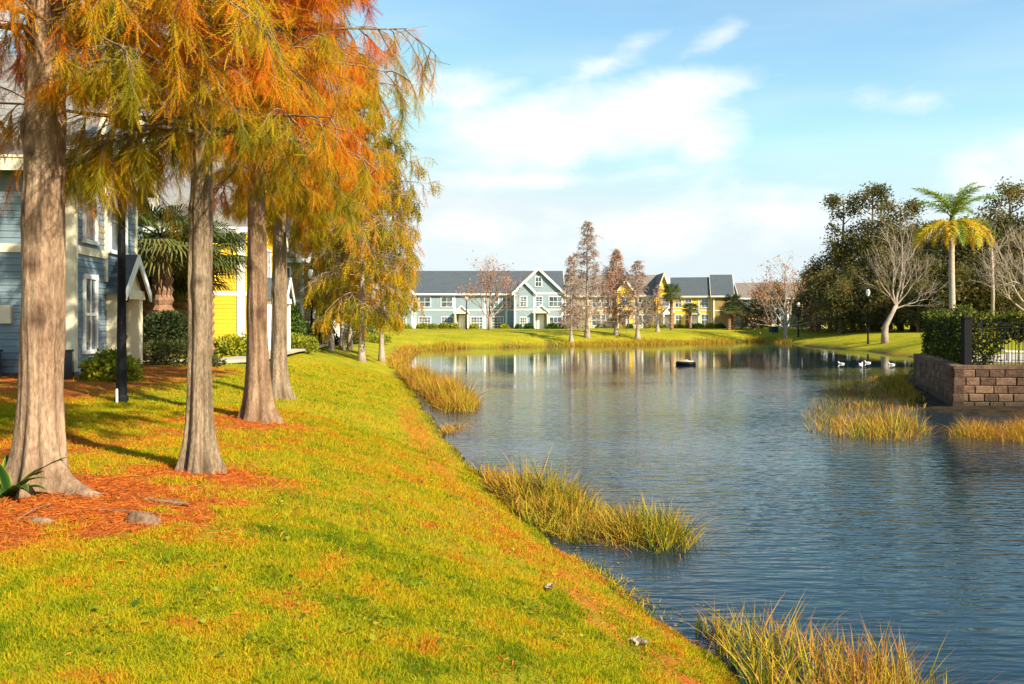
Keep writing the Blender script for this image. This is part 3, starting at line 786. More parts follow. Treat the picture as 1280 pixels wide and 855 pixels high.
# ---- air conditioning units at the foot of the near house
def condenser(loc, rz, label):
    root = empty('condenser_unit', loc, rz, label, 'air conditioner', 'condenser units at the house wall')
    g = MB(); g.box(-.40, .40, -.36, .36, .06, .80)
    for k in range(13): z = .12 + k * .05; g.box(-.415, .415, -.375, .375, z, z + .022)
    g.build('cabinet', M['gravel_grey'], root, fix=True)
    g = MB(); g.box(-.43, .43, -.39, .39, .805, .85)
    for k in range(6): r = .06 + k * .05; g.tube([(r * math.cos(a), r * math.sin(a), .87) for a in np.linspace(0, 2 * math.pi, 20)], .006, 4, cap=False)
    g.build('top_grille', M['dark_metal'], root, fix=True)
    g = MB(); g.box(-.5, .5, -.46, .46, 0, .06); g.build('pad', M['concrete'], root)
condenser((-10.62, 19.2, 1.46), R(6), 'dark grey condenser unit at the cream house corner')
condenser((-12.25, 19.15, 1.46), R(6), 'dark grey condenser unit under the meter box, left of the big trunk')

# ------------------------------------------------------------------ retaining wall, fence
def retaining_wall():
    root = empty('retaining_wall', (0, 0, 0), 0, 'brown split face block retaining wall at the water with a mossy base', 'wall')
    g = MB(); c = MB(); r_ = np.random.default_rng(4)
    pts = [np.array(p) for p in WALL]
    for si in range(2):
        a, b = pts[si], pts[si + 1]; u = (b - a) / np.linalg.norm(b - a); n = np.array([u[1], -u[0]]); Ln = np.linalg.norm(b - a)
        if si == 0: n = -n if n[0] > 0 else n
        else: n = -n if n[1] > 0 else n
        fr = Fr((a[0], a[1], 0), (u[0], u[1], 0), (n[0], n[1], 0))
        for k in range(6):
            z0 = -.27 + k * .27; x = -(.3 * (k % 2)) - r_.uniform(0, .1)
            while x < Ln:
                bl = r_.uniform(.44, .66); x1 = min(x + bl, Ln); xs = max(x, 0)
                if x1 - xs > .03:
                    back = .012 * k; j = r_.uniform(0, .035, 4); z1 = z0 + .264
                    f_ = .02
                    v = [fr.p(xs + .004, z0, -.35), fr.p(x1 - .004, z0, -.35), fr.p(x1 - .004, z1, -.35), fr.p(xs + .004, z1, -.35),
                         fr.p(xs + .004, z0, -back - f_), fr.p(x1 - .004, z0, -back - f_), fr.p(x1 - .004, z1, -back - f_), fr.p(xs + .004, z1, -back - f_),
                         fr.p(xs + .03, z0 + .025, -back + j[0]), fr.p(x1 - .03, z0 + .025, -back + j[1]), fr.p(x1 - .03, z1 - .025, -back + j[2]), fr.p(xs + .03, z1 - .025, -back + j[3])]
                    g.add(v, [[3, 2, 1, 0], [0, 1, 5, 4], [2, 3, 7, 6], [0, 4, 7, 3], [1, 2, 6, 5], [4, 5, 9, 8], [5, 6, 10, 9], [6, 7, 11, 10], [7, 4, 8, 11], [8, 9, 10, 11]], float(r_.uniform(0, 1)))
                x += bl
        x = 0
        while x < Ln:
            x1 = min(x + .5, Ln); o = r_.uniform(0, .01); fr.box(c, x + .004, x1 - .004, 1.355, 1.47 + o, -.42, -.05 + o, tint=float(r_.uniform(.2, .9))); x += .5
    g.build('block_courses', M['block'], root, fix=True); c.build('capstones', M['block'], root, fix=True)
retaining_wall()

def fence():
    root = empty('picket_fence', (0, 0, 0), 0, 'black metal picket fence with dark square posts on top of the block wall', 'fence')
    P = [(18.85, 38.0), (17.35, 33.2), (15.55, 28.75), (20.3, 28.1), (25.0, 27.5)]
    for q, p in enumerate(P):
        g = MB(); s = .06 if q not in (1, 2) else .125
        g.box(p[0] - s, p[0] + s, p[1] - s, p[1] + s, 1.36, 3.05 if s > .1 else 2.95); g.box(p[0] - s - .03, p[0] + s + .03, p[1] - s - .03, p[1] + s + .03, 3.05, 3.11)
        g.build('post', M['black'], root, fix=True)
    for a, b in zip(P[:-1], P[1:]):
        a, b = np.array(a), np.array(b); Ln = np.linalg.norm(b - a); u = (b - a) / Ln; s0 = .16
        g = MB(); fr = Fr((a[0], a[1], 0), (u[0], u[1], 0), (u[1], -u[0], 0))
        for z in (1.52, 2.72, 2.88): fr.box(g, s0, Ln - s0, z, z + .035, -.018, .018)
        k = int((Ln - 2 * s0) / .115)
        for q in range(1, k): x = s0 + (Ln - 2 * s0) * q / k; fr.box(g, x - .009, x + .009, 1.45, 2.93, -.009, .009)
        g.build('picket_panel', M['black'], root, fix=True)
fence()

def lounger(loc, rz, label):
    root = empty('pool_lounger', loc, rz, label, 'lounger')
    g = MB(); g.box(-.95, .35, -.32, .32, .33, .38); g.build('seat', M['plastic'], root)
    g = MB(); g.prism([(.36, .33), (1.0, .78), (.97, .83), (.34, .38)], 'y', -.32, .32); g.build('backrest', M['plastic'], root, fix=True)
    for x in (-.8, .25):
        for y in (-.28, .28): g = MB(); g.tube([(x, y, 0), (x, y, .34)], .025, 8); g.build('leg', M['plastic'], root)
lounger((19.9, 33.2, 1.40), R(160), 'white pool lounger on the pale deck behind the black fence')
# ------------------------------------------------------------------ vegetation tools
def unit(v): return v / (np.linalg.norm(v, axis=-1, keepdims=True) + 1e-12)

def scatter(mb, tv, tf, pos, A, B, C, scale, tint, tt=None, mat=0):
    """stamp a template (verts tv, face arrays tf) at many places; A, B, C are its local axes there"""
    N = len(pos); m = len(tv)
    if N == 0: return
    sc3 = np.asarray(scale, float); sc3 = np.full(N, float(sc3)) if sc3.ndim == 0 else sc3
    v = tv[None, :, 0, None] * A[:, None, :] + tv[None, :, 1, None] * B[:, None, :] + tv[None, :, 2, None] * C[:, None, :]
    v = pos[:, None, :] + v * sc3[:, None, None]
    t = np.repeat(np.asarray(tint, float)[:, None], m, 1)
    if tt is not None: t = t + tt[None, :]
    fs = [(np.asarray(f)[None] + (np.arange(N) * m)[:, None, None]).reshape(-1, np.asarray(f).shape[1]) for f in tf]
    mb.add(v.reshape(-1, 3), fs, t.ravel(), mat)

def spray_template(pairs=9, width=.17, leaf=.15, lw=.030, droop=.18):
    """feathery drooping branchlet of unit length along local x"""
    v, f, t = [], [], []
    for i in range(pairs):
        s = .06 + .9 * i / (pairs - 1); e = math.sin(math.pi * (.12 + .8 * s)) ** .7
        for sd_ in (-1, 1):
            k = len(v); z = -droop * s * s
            v += [(s - lw, 0, z), (s + lw, 0, z - .01), (s + leaf * .9 * e + .03, sd_ * width * e, z - .07 * e - .03)]
            f.append((k, k + 1, k + 2)); t += [-.05, -.05, .08]
    return np.array(v), [np.array(f)], np.array(t)
SPRAY = spray_template(8, .075, .17, .028, .25)
SPRAY_M = spray_template(4, .13, .28, .075, .2)
SPRAY_F = spray_template(3, .24, .34, .10)

LEAF = (np.array([(0, 0, 0), (.5, .28, .06), (1, 0, -.05), (.5, -.28, .06)]), [np.array([(0, 1, 2, 3)])])

def ribbons(mb, base, h, lean, w, tint, segs=(.35, .7, 1.0), curl=.6, tiptint=.15):
    """grass or reed blades: bent tapering ribbons"""
    N = len(base); s = np.array((0.,) + tuple(segs)); n = len(s)
    a = rng.uniform(0, 2 * np.pi, N); side = np.stack([np.cos(a), np.sin(a), np.zeros(N)], -1)
    ln = np.c_[lean, np.zeros(N)]
    up = np.array([0, 0, 1.])
    mag = np.clip(np.linalg.norm(lean, axis=1), 0, 2)
    c = base[:, None, :] + h[:, None, None] * (up * (s[None, :, None] - (mag[:, None, None] * .30) * (s ** 2)[None, :, None] * curl) + ln[:, None, :] * (((1 - curl) * s + curl * s ** 2)[None, :, None]))
    wd = (w[:, None] * (1 - .85 * s ** 1.6)[None, :])[:, :-1, None] * side[:, None, :] * .5
    L = c[:, :-1] - wd; Rr = c[:, :-1] + wd
    v = np.concatenate([np.stack([L, Rr], 2).reshape(N, -1, 3), c[:, -1:]], 1)
    m = v.shape[1]; fs = []
    q = np.array([(2 * i, 2 * i + 1, 2 * i + 3, 2 * i + 2) for i in range(n - 2)])
    o = (np.arange(N) * m)[:, None, None]
    if len(q): fs.append((q[None] + o).reshape(-1, 4))
    fs.append((np.array([(m - 3, m - 2, m - 1)])[None] + o).reshape(-1, 3))
    ts = np.concatenate([np.repeat(s[:-1], 2), [1.]]) * tiptint - tiptint * .4
    mb.add(v.reshape(-1, 3), fs, (tint[:, None] + ts[None]).ravel())

def trunk_mesh(mb, path, rad, flare, flare_h, lobes=7, lobe_amp=.35, k=56, seed=0, rough=.03, knots=0, roots=()):
    """bark covered trunk with a fluted, flaring foot. path: function z->(x,y); rad: function z->r"""
    r_ = np.random.default_rng(seed)
    H = path[-1][2]; zs = np.concatenate([np.linspace(-.25, 1.2, 34), np.linspace(1.25, H, max(30, int(H * 9)))])
    P = np.array(path); cx = np.interp(zs, P[:, 2], P[:, 0]); cy = np.interp(zs, P[:, 2], P[:, 1])
    r0 = np.interp(zs, [q[0] for q in rad], [q[1] for q in rad])
    th = np.arange(k) / k * 2 * np.pi
    fl = np.exp(-np.maximum(zs, 0) / flare_h)
    ph = r_.uniform(0, 6.28, 3)
    lob = .5 * np.cos(lobes * th + ph[0]) + .3 * np.cos((lobes - 3) * th + ph[1]) + .25 * np.cos((lobes + 4) * th + ph[2])
    Z, T = np.meshgrid(zs, th, indexing='ij')
    n = fbm(np.cos(T) * 3.2 + seed, np.sin(T) * 3.2, Z * 1.1, seed, 3) - .5
    ridg = np.abs(fbm(np.cos(T) * 13 + seed * 2, np.sin(T) * 13, Z * 1.5, seed + 5, 3) - .5)
    r = r0[:, None] * (1 + .22 * n) + (flare * fl)[:, None] * (1 + lobe_amp * 1.6 * lob[None, :] + .4 * n) + (r0 * lobe_amp * .12)[:, None] * lob[None, :] - rough * (1 - 2.2 * ridg) * .5
    for (a, amt, wd, hh) in roots:
        da = (T - a + np.pi) % (2 * np.pi) - np.pi
        r = r + amt * np.exp(-(da / wd) ** 2) * np.exp(-np.maximum(Z, 0) / hh)
    tint = np.zeros_like(r)
    for q in range(knots):
        kz, ka, kr = r_.uniform(1.3, 4.2), r_.uniform(-2.7, -.5), r_.uniform(.045, .085)
        da = ((T - ka + np.pi) % (2 * np.pi) - np.pi) * r0[:, None]
        dd_ = np.sqrt((da / kr) ** 2 + ((Z - kz) / (kr * 1.25)) ** 2)
        r = r + .03 * np.exp(-dd_ ** 2 * .5) - .035 * np.exp(-(dd_ * 1.8) ** 2)
        tint = np.maximum(tint, .9 * np.exp(-(dd_ * .95) ** 4))
    v = np.stack([cx[:, None] + r * np.cos(T), cy[:, None] + r * np.sin(T), Z], -1)
    n_ = len(zs); i = np.arange(n_ - 1)[:, None] * k; j = np.arange(k)[None, :]; j2 = (j + 1) % k
    mb.add(v.reshape(-1, 3), [np.stack([i + j, i + j2, i + k + j2, i + k + j], -1).reshape(-1, 4)], tint.ravel())

def limb_pts(p, d, L, n, droop, r_, wob=.08):
    d = d / np.linalg.norm(d); pts = [np.array(p, float)]; dd_ = d.copy()
    for i in range(n):
        dd_ = dd_ + r_.normal(0, wob, 3); dd_[2] += -droop / n; dd_ /= np.linalg.norm(dd_)
        pts.append(pts[-1] + dd_ * L / n)
    return np.array(pts)

def cypress_crown(H, z0, Rm, trunk_at, nl, seed, nsec=9, per=5, slen=.28, tmpl=SPRAY, tint=lambda P, r: r.uniform(.2, .6, len(P)), prof=lambda h: 1, droop=.5, rise=.25, limb_r=.05, azf=None, bare=0.0, br_mat=0, hang=.55, twig_r=.006, sub=3, hpow=1.0, jit=.38):
    """limbs (mesh builder), crown sprays (mesh builder)"""
    r_ = np.random.default_rng(seed); LB, CR = MB(), MB(); A, BT, SP = [], [], []
    for i in range(nl):
        h = ((i + r_.uniform(0, 1)) / nl) ** hpow; z = z0 + (H - z0) * h
        a = (i * 2.399963 + r_.normal(0, .35)) if azf is None else azf(i, r_)
        L = Rm * prof(h) * r_.uniform(.65, 1.1)
        c = trunk_at(z); d = np.array([math.cos(a), math.sin(a), rise + r_.normal(0, .12) + .35 * h])
        pts = limb_pts(c, d, L, 7, droop * r_.uniform(.5, 1.3), r_)
        rr = limb_r * (1 - .55 * h) * (.4 + .6 * L / Rm)
        LB.tube(pts, np.linspace(rr, rr * .18, len(pts)), 6, cap=False)
        for k in range(nsec):
            s = r_.uniform(.18, 1.0); f = s * 7; q = min(int(f), 6); p = pts[q] + (pts[q + 1] - pts[q]) * (f - q)
            ax = unit(pts[q + 1] - pts[q]); sd_ = np.cross(ax, [0, 0, 1]); sd_ = unit(sd_) * r_.choice([-1, 1])
            d2 = ax * r_.uniform(.3, .9) + sd_ * r_.uniform(.4, 1.0) + np.array([0, 0, r_.normal(.0, .3)])
            L2 = L * r_.uniform(.16, .42) * (1.15 - .5 * s)
            p2 = limb_pts(p, d2, L2, 4, r_.uniform(.3, 1.0), r_, .12)
            LB.tube(p2, np.linspace(max(rr * .25, twig_r * 1.4), twig_r * .7, 5), 4, cap=False)
            for u in range(sub):
                s3 = r_.uniform(.2, 1); f3 = s3 * 4; q3 = min(int(f3), 3); pp = p2[q3] + (p2[q3 + 1] - p2[q3]) * (f3 - q3)
                d3 = unit(p2[q3 + 1] - p2[q3]) + r_.normal(0, .55, 3); p3 = limb_pts(pp, d3, L2 * r_.uniform(.3, .6) + slen * .5, 3, r_.uniform(.4, 1.4), r_, .15)
                LB.tube(p3, np.linspace(twig_r, twig_r * .5, 4), 3, cap=False)
                if r_.uniform() < bare: continue
                f4 = r_.uniform(.05, 1, per) * 3; q4 = np.minimum(f4.astype(int), 2); e4 = np.diff(p3, axis=0)[q4]
                SP.append(p3[q4] + e4 * (f4 - q4)[:, None]); A.append(unit(e4) * (1 - hang) + r_.normal(0, jit, (per, 3)) + np.array([0, 0, -hang * 1.25])); BT.append(np.full(per, r_.normal(0, .10)))
    if SP:
        P = np.concatenate(SP); A = unit(np.concatenate(A)); Bx = unit(np.cross(A, r_.normal(0, 1, A.shape))); Cx = np.cross(A, Bx)
        scatter(CR, tmpl[0], tmpl[1], P, A, Bx, Cx, slen * r_.uniform(.6, 1.3, len(P)), np.clip(tint(P, r_) + np.concatenate(BT), 0, 1), tmpl[2])
    return LB, CR

def grow(mb, p, d, L, r, lev, maxlev, r_, nchild=(3, 5), spread=.7, up=.15, tips=None, k=6, ratio=(.55, .8), wob=.10):
    n = 5 if lev < 2 else 3
    pts = limb_pts(p, d, L, n, -up, r_, wob)
    mb.tube(pts, np.linspace(r, r * .5, len(pts)), max(3, k - lev), cap=False)
    if lev >= maxlev:
        if tips is not None: tips.append(pts[-1]); tips.append(pts[len(pts) // 2])
        return
    nc = r_.integers(nchild[0], nchild[1] + 1); a0 = r_.uniform(0, 6.28)
    for c in range(nc):
        s = 1.0 if c == 0 else r_.uniform(.35, 1.0); f = s * n; q = min(int(f), n - 1); pp = pts[q] + (pts[q + 1] - pts[q]) * (f - q)
        ax = unit(pts[q + 1] - pts[q]); e1 = unit(np.cross(ax, [.3, .2, 1.0])); e2 = np.cross(ax, e1); a = a0 + c * 2.4
        sp = spread * r_.uniform(.6, 1.2) * (.4 if c == 0 else 1)
        dn = ax + sp * (math.cos(a) * e1 + math.sin(a) * e2)
        grow(mb, pp, dn, L * r_.uniform(*ratio), r * (.62 if c == 0 else r_.uniform(.38, .55)), lev + 1, maxlev, r_, nchild, spread, up, tips, k, ratio, wob)

def leaf_cloud(mb, centers, per, sig, size, r_, tint, tmpl=LEAF, up=.3):
    C = np.asarray(centers); N = len(C) * per
    P = np.repeat(C, per, 0) + r_.normal(0, 1, (N, 3)) * (np.array(sig) if np.ndim(sig) else sig)
    A = unit(r_.normal(0, 1, (N, 3)) + np.array([0, 0, -.2])); Bx = unit(np.cross(A, r_.normal(0, 1, (N, 3)) + np.array([0, 0, 1.2]))); Cx = np.cross(A, Bx)
    t = tint(P, r_) if callable(tint) else np.full(N, tint)
    scatter(mb, tmpl[0], tmpl[1], P, A, Bx, Cx, size * r_.uniform(.6, 1.4, N), np.clip(t, 0, 1))

# ------------------------------------------------------------------ the four big cypresses on the near lawn
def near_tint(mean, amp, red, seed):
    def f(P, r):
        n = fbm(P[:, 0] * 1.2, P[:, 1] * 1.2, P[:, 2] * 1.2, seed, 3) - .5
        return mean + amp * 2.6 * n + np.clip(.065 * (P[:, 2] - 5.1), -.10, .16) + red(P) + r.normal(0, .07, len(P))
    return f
def near_cypress(px, py, H, rads, z0, Rm, nl, seed, mat, label, tint, flare=.14, fh=.35, lean=(0, 0), knots=4, roots=(), lobes=7, lobe_amp=.35, nsec=12, per=30, slen=.205, prof=None, d=None, bendx=0.0, **kw):
    X, Y, Z = hit(px, py) if d is None else (*Wd(px, d), gz(*Wd(px, d)))
    root = empty('bald_cypress', (X, Y, Z - .02), 0, label, 'tree', 'big cypresses on the near lawn')
    path = [(lean[0] * z / H + bendx * math.sin(math.pi * min(z / H * 2, 1)), lean[1] * z / H, z) for z in np.linspace(-.25, H, 24)]
    rad = rads + [(H, .02)]
    g = MB(); trunk_mesh(g, path, rad, flare, fh, lobes, lobe_amp, 112, seed, .026, knots, roots); tr = g.build('trunk', M[mat], root, smooth=True)
    P = np.array(path); at_ = lambda z: np.array([np.interp(z, P[:, 2], P[:, 0]), np.interp(z, P[:, 2], P[:, 1]), z])
    LB, CR = cypress_crown(H * .97, z0, Rm, at_, nl, seed + 1, nsec=nsec, per=per, slen=slen, tint=tint, prof=prof or (lambda h: 1 - .55 * h), limb_r=.034, hang=.66, hpow=1.35, jit=.42, **kw)
    LB.build('limbs', M['bark_grey'], root, smooth=True); CR.build('crown', M['cypress'], root)
    return root
zero = lambda P: 0
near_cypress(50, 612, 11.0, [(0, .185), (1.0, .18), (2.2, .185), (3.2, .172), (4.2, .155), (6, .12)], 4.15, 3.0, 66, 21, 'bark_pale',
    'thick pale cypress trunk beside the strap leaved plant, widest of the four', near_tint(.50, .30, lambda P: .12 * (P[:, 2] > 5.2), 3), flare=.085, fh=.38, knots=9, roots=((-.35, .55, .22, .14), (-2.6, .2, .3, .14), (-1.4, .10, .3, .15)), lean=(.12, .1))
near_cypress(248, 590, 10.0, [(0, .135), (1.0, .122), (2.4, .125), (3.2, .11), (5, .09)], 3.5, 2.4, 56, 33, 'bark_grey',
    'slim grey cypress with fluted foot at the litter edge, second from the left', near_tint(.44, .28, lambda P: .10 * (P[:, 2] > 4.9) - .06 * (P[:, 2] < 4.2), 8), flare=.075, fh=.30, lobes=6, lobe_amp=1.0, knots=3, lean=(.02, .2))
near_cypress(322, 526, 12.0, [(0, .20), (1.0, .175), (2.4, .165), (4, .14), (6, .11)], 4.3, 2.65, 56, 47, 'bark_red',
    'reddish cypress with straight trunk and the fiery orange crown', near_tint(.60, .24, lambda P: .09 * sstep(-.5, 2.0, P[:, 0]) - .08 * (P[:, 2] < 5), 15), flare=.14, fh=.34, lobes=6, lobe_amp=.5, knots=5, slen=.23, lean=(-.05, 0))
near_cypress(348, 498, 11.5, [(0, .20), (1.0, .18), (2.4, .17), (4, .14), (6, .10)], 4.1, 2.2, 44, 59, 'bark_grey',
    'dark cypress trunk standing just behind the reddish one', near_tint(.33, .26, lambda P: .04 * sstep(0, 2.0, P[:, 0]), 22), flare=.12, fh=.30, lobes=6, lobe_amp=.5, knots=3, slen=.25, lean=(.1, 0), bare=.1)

# ------------------------------------------------------------------ the row of golden cypresses further along
def mid_cypress(px, d, H, z0, Rm, nl, seed, label, mean, bare, slen=.52, tr=.16, per=9, rise=.25, prof=None):
    X, Y = Wd(px, d); Z = gz(X, Y)
    root = empty('bald_cypress', (X, Y, Z - .03), 0, label, 'tree', 'golden cypresses along the footpath')
    r_ = np.random.default_rng(seed); lean = r_.normal(0, .3, 2)
    at_ = lambda z: np.array([lean[0] * (z / H) ** 1.3, lean[1] * (z / H) ** 1.3, z])
    g = MB(); g.tube([at_(max(z, 0)) + (0, 0, min(z, 0)) for z in np.linspace(-.3, H, 22)], [tr * (1.0 - .92 * max(z, 0) / H) + .16 * math.exp(-max(z, 0) / .4) for z in np.linspace(-.3, H, 22)], 14)
    g.build('trunk', M['bark_white'], root, smooth=True)
    LB, CR = cypress_crown(H * .98, z0, Rm, at_, nl, seed, nsec=9, per=per, slen=slen, tmpl=SPRAY_M, tint=(lambda P, r: mean + .55 * (fbm(P[:, 0] * .6, P[:, 1] * .6, P[:, 2] * .6, seed, 3) - .5) + r.normal(0, .08, len(P))), prof=prof or (lambda h: .55 + .55 * math.sin(math.pi * min(1, h * 1.15)) * (1 - .3 * h) - .45 * h), limb_r=.048, bare=bare, droop=.9, rise=rise, twig_r=.012, hang=.80, jit=.32)
    LB.build('limbs', M['bark_bare'], root, smooth=True); CR.build('crown', M['cypress'], root)
    return root
mid_cypress(414, 52, 13.5, 2.6, 3.2, 44, 101, 'golden cypress directly behind the forked pale trunk', .28, .35)
mid_cypress(427.5, 56, 16.0, 2.8, 3.4, 50, 102, 'tall olive gold cypress in the lawn row', .27, .25)
mid_cypress(437.5, 60, 14.5, 2.4, 3.4, 46, 103, 'orange tinged cypress between two taller golden ones', .40, .25)
mid_cypress(452, 47, 17.5, 2.6, 4.8, 84, 104, 'largest golden cypress of the path row, its crown over the shore', .29, .15)
mid_cypress(477, 54, 15.0, 3.0, 3.1, 54, 105, 'yellow cypress nearest the pale blue row house, end of the path row', .29, .2)
# leafless pale tree forking low, in front of the row
def forked_tree():
    X, Y, Z = hit(405, 434)
    root = empty('bare_tree', (X, Y, Z - .05), 0, 'pale forked leafless tree on the lawn by the footpath', 'tree')
    r_ = np.random.default_rng(5); g = MB(); tips = []
    g.tube([(0, 0, -.2), (.02, 0, .8), (.12, 0, 1.7), (.15, .05, 2.3)], [.30, .23, .20, .16], 12)
    for d, L, r in (((.75, .1, .9), 2.0, .12), ((-.5, .3, 1), 1.9, .11), ((.15, -.3, 1.2), 2.2, .12), ((-.8, -.2, .8), 1.6, .08), ((.9, -.3, .5), 1.6, .08)):
        grow(g, (.13, .03, r_.uniform(1.5, 2.2)), np.array(d), L, r, 0, 3, r_, (3, 4), .75, .10, tips)
    g.build('trunk', M['bark_bare'], root, smooth=True)
    c = MB(); C = np.array(tips); C = C[r_.permutation(len(C))[:int(len(C) * .9)]]
    A = unit(r_.normal(0, .4, (len(C) * 3, 3)) + np.array([0, 0, -1.])); Bx = unit(np.cross(A, r_.normal(0, 1, A.shape)))
    scatter(c, SPRAY_M[0], SPRAY_M[1], np.repeat(C, 3, 0) + r_.normal(0, .15, A.shape), A, Bx, np.cross(A, Bx), .38, np.clip(r_.normal(.32, .12, len(A)), 0, 1), SPRAY_M[2])
    c.build('crown', M['cypress'], root)
forked_tree()

# ------------------------------------------------------------------ bare trees across the pond
def far_cypress(px, d, H, Rm, nl, seed, label, leafy=.0, tint=.45, z0=1.8, conical=True, tr=.20, slen=.55):
    X, Y = Wd(px, d); Z = gz(X, Y)
    root = empty('winter_cypress', (X, Y, Z - .03), 0, label, 'tree', 'leafless cypresses across the pond')
    at_ = lambda z: np.array([0, 0, z])
    g = MB(); zz_ = np.linspace(-.3, H, 20)
    g.tube([(0, 0, z) for z in zz_], [tr * (1.0 - .93 * max(z, 0) / H) + .30 * math.exp(-max(z, 0) / .7) for z in zz_], 12)
    g.build('trunk', M['bark_white'], root, smooth=True)
    LB, CR = cypress_crown(H * .985, z0, Rm, at_, nl, seed, nsec=11, per=2, slen=slen, tmpl=SPRAY_F, tint=lambda P, r: tint + .25 * (fbm(P[:, 0] * .5, P[:, 1] * .5, P[:, 2] * .5, seed, 2) - .5) * 2 + r.normal(0, .10, len(P)),
        prof=(lambda h: (1 - h) ** .75 * .95 + .08) if conical else (lambda h: .5 + .6 * math.sin(math.pi * (h * .9 + .1)) - .5 * h), limb_r=.06, bare=1 - leafy, droop=.25, rise=.3, twig_r=.017, hang=.35, sub=4)
    LB.build('limbs', M['bark_bare'], root, smooth=False)
    if CR.v: CR.build('twig_crown', M['twigs'], root)
    return root
far_cypress(714, 99, 10.5, 2.0, 44, 201, 'slender leafless cypress left of the tallest one on the far bank', .14, .35, tr=.14)
far_cypress(734, 104, 14.6, 3.3, 70, 202, 'tallest conical leafless cypress across the pond', .16, .38, tr=.24)
far_cypress(770, 108, 11.2, 2.5, 54, 203, 'rusty brown cypress with leftover foliage across the pond', .36, .80, conical=False, tr=.17)
far_cypress(797, 106, 10.2, 2.6, 50, 204, 'pale leafless cypress just left of the cabbage palms', .10, .36, tr=.20)
far_cypress(822, 116, 6.5, 1.1, 22, 206, 'small thin cypress in front of the white portico', .2, .5, tr=.11)

def bare_tree(px, d, trunk, limbs, seed, label, mat='bark_bare', leaves=0.0, ltint=.9, lev=4, nch=(3, 4), spread=.7, up=.12, name='bare_tree', lmat='twigs', lsize=.35, ratio=(.55, .8)):
    X, Y = Wd(px, d); Z = gz(X, Y)
    root = empty(name, (X, Y, Z - .05), 0, label, 'tree'); r_ = np.random.default_rng(seed); g = MB(); tips = []
    P = [p for p, _ in trunk]; g.tube(P, [r for _, r in trunk], 12)
    for (o, dr, L, r) in limbs: grow(g, o, np.array(dr, float), L, r, 0, lev, r_, nch, spread, up, tips, ratio=ratio)
    g.build('trunk', M[mat], root, smooth=True)
    if leaves:
        c = MB(); C = np.array(tips); C = C[r_.uniform(0, 1, len(C)) < leaves]
        leaf_cloud(c, C, 5, .35, lsize, r_, lambda P, q: np.clip(q.normal(ltint, .12, len(P)), 0, 1)); c.build('crown', M[lmat], root)
    return root
bare_tree(612, 112, [((0, 0, -.3), .34), ((0, 0, .9), .24), ((.1, 0, 1.8), .24)], [((.05, 0, 1.6), (-.45, .1, 1), 3.0, .15), ((.05, 0, 1.7), (.35, -.1, 1), 3.0, .15), ((.05, 0, 1.8), (.0, .3, 1.1), 3.4, .15), ((.05, 0, 1.5), (.8, .1, .8), 2.6, .11), ((.0, 0, 1.5), (-.8, -.2, .75), 2.5, .10)],
    311, 'bare many limbed tree with a few rusty leaves in front of the pale blue house', leaves=.12, ltint=.88, up=.2, lsize=.24)
bare_tree(982, 112, [((0, 0, -.3), .42), ((0, 0, 1.0), .30), ((.05, 0, 2.0), .28)], [((0, 0, 1.8), (-.9, .1, .9), 3.2, .17), ((0, 0, 1.9), (.5, -.2, 1), 3.2, .17), ((0, 0, 2.0), (-.15, .3, 1.1), 3.6, .18), ((.0, 0, 1.7), (1, .1, .6), 2.8, .13), ((.0, 0, 1.7), (-1, -.2, .5), 2.6, .12)],
    312, 'spreading bare tree with reddish leaves on the far right bank', leaves=.26, ltint=.84, mat='bark_white', up=.12, lsize=.24)
bare_tree(1106, 84, [((0, 0, -.3), .42), ((0, 0, 1.1), .32), ((.12, 0, 1.9), .26), ((.7, 0, 3.0), .21), ((1.15, 0, 3.9), .19)], [((1.15, 0, 3.9), (-.35, .1, 1.3), 3.1, .12), ((1.15, 0, 3.9), (.15, .1, 1.3), 3.6, .13), ((1.1, 0, 3.8), (.8, -.2, .9), 2.6, .10), ((1.0, 0, 3.5), (1.2, .2, .35), 2.5, .09), ((1.1, 0, 3.8), (-.75, -.3, 1.), 2.5, .09), ((1.15, .0, 3.9), (.5, .5, 1.), 2.9, .10)],
    313, 'pale leafless tree with a kinked trunk beside the lamp on the right lawn', leaves=0, mat='bark_white', up=.2, spread=.6)
bare_tree(1284, 72, [((0, 0, -.3), .3), ((0, 0, 1.5), .22), ((0, 0, 3.0), .2)], [((0, 0, 2.6), (-.8, .1, 1), 2.6, .12), ((0, 0, 3), (-.2, .2, 1), 3.0, .13), ((0, 0, 3), (.7, 0, 1), 2.6, .12), ((0, 0, 2.2), (-1, 0, .5), 2.4, .10), ((0, 0, 2.8), (-.5, -.5, 1), 2.6, .1)],
    314, 'leafless tree at the picture edge behind the hedge', leaves=0, mat='bark_white', up=.15)
bare_tree(1240, 80, [((0, 0, -.3), .2), ((.1, 0, 4), .15), ((0, 0, 8), .10)], [((0, 0, 5.5), (-.4, .1, 1), 1.8, .06), ((0, 0, 7), (.4, .2, 1), 1.8, .06), ((0, 0, 8), (0, 0, 1), 2.0, .07), ((0, 0, 6), (.5, 0, .8), 1.6, .05)],
    315, 'thin straight pale trunk right of the queen palm', leaves=0, mat='bark_white', lev=3)

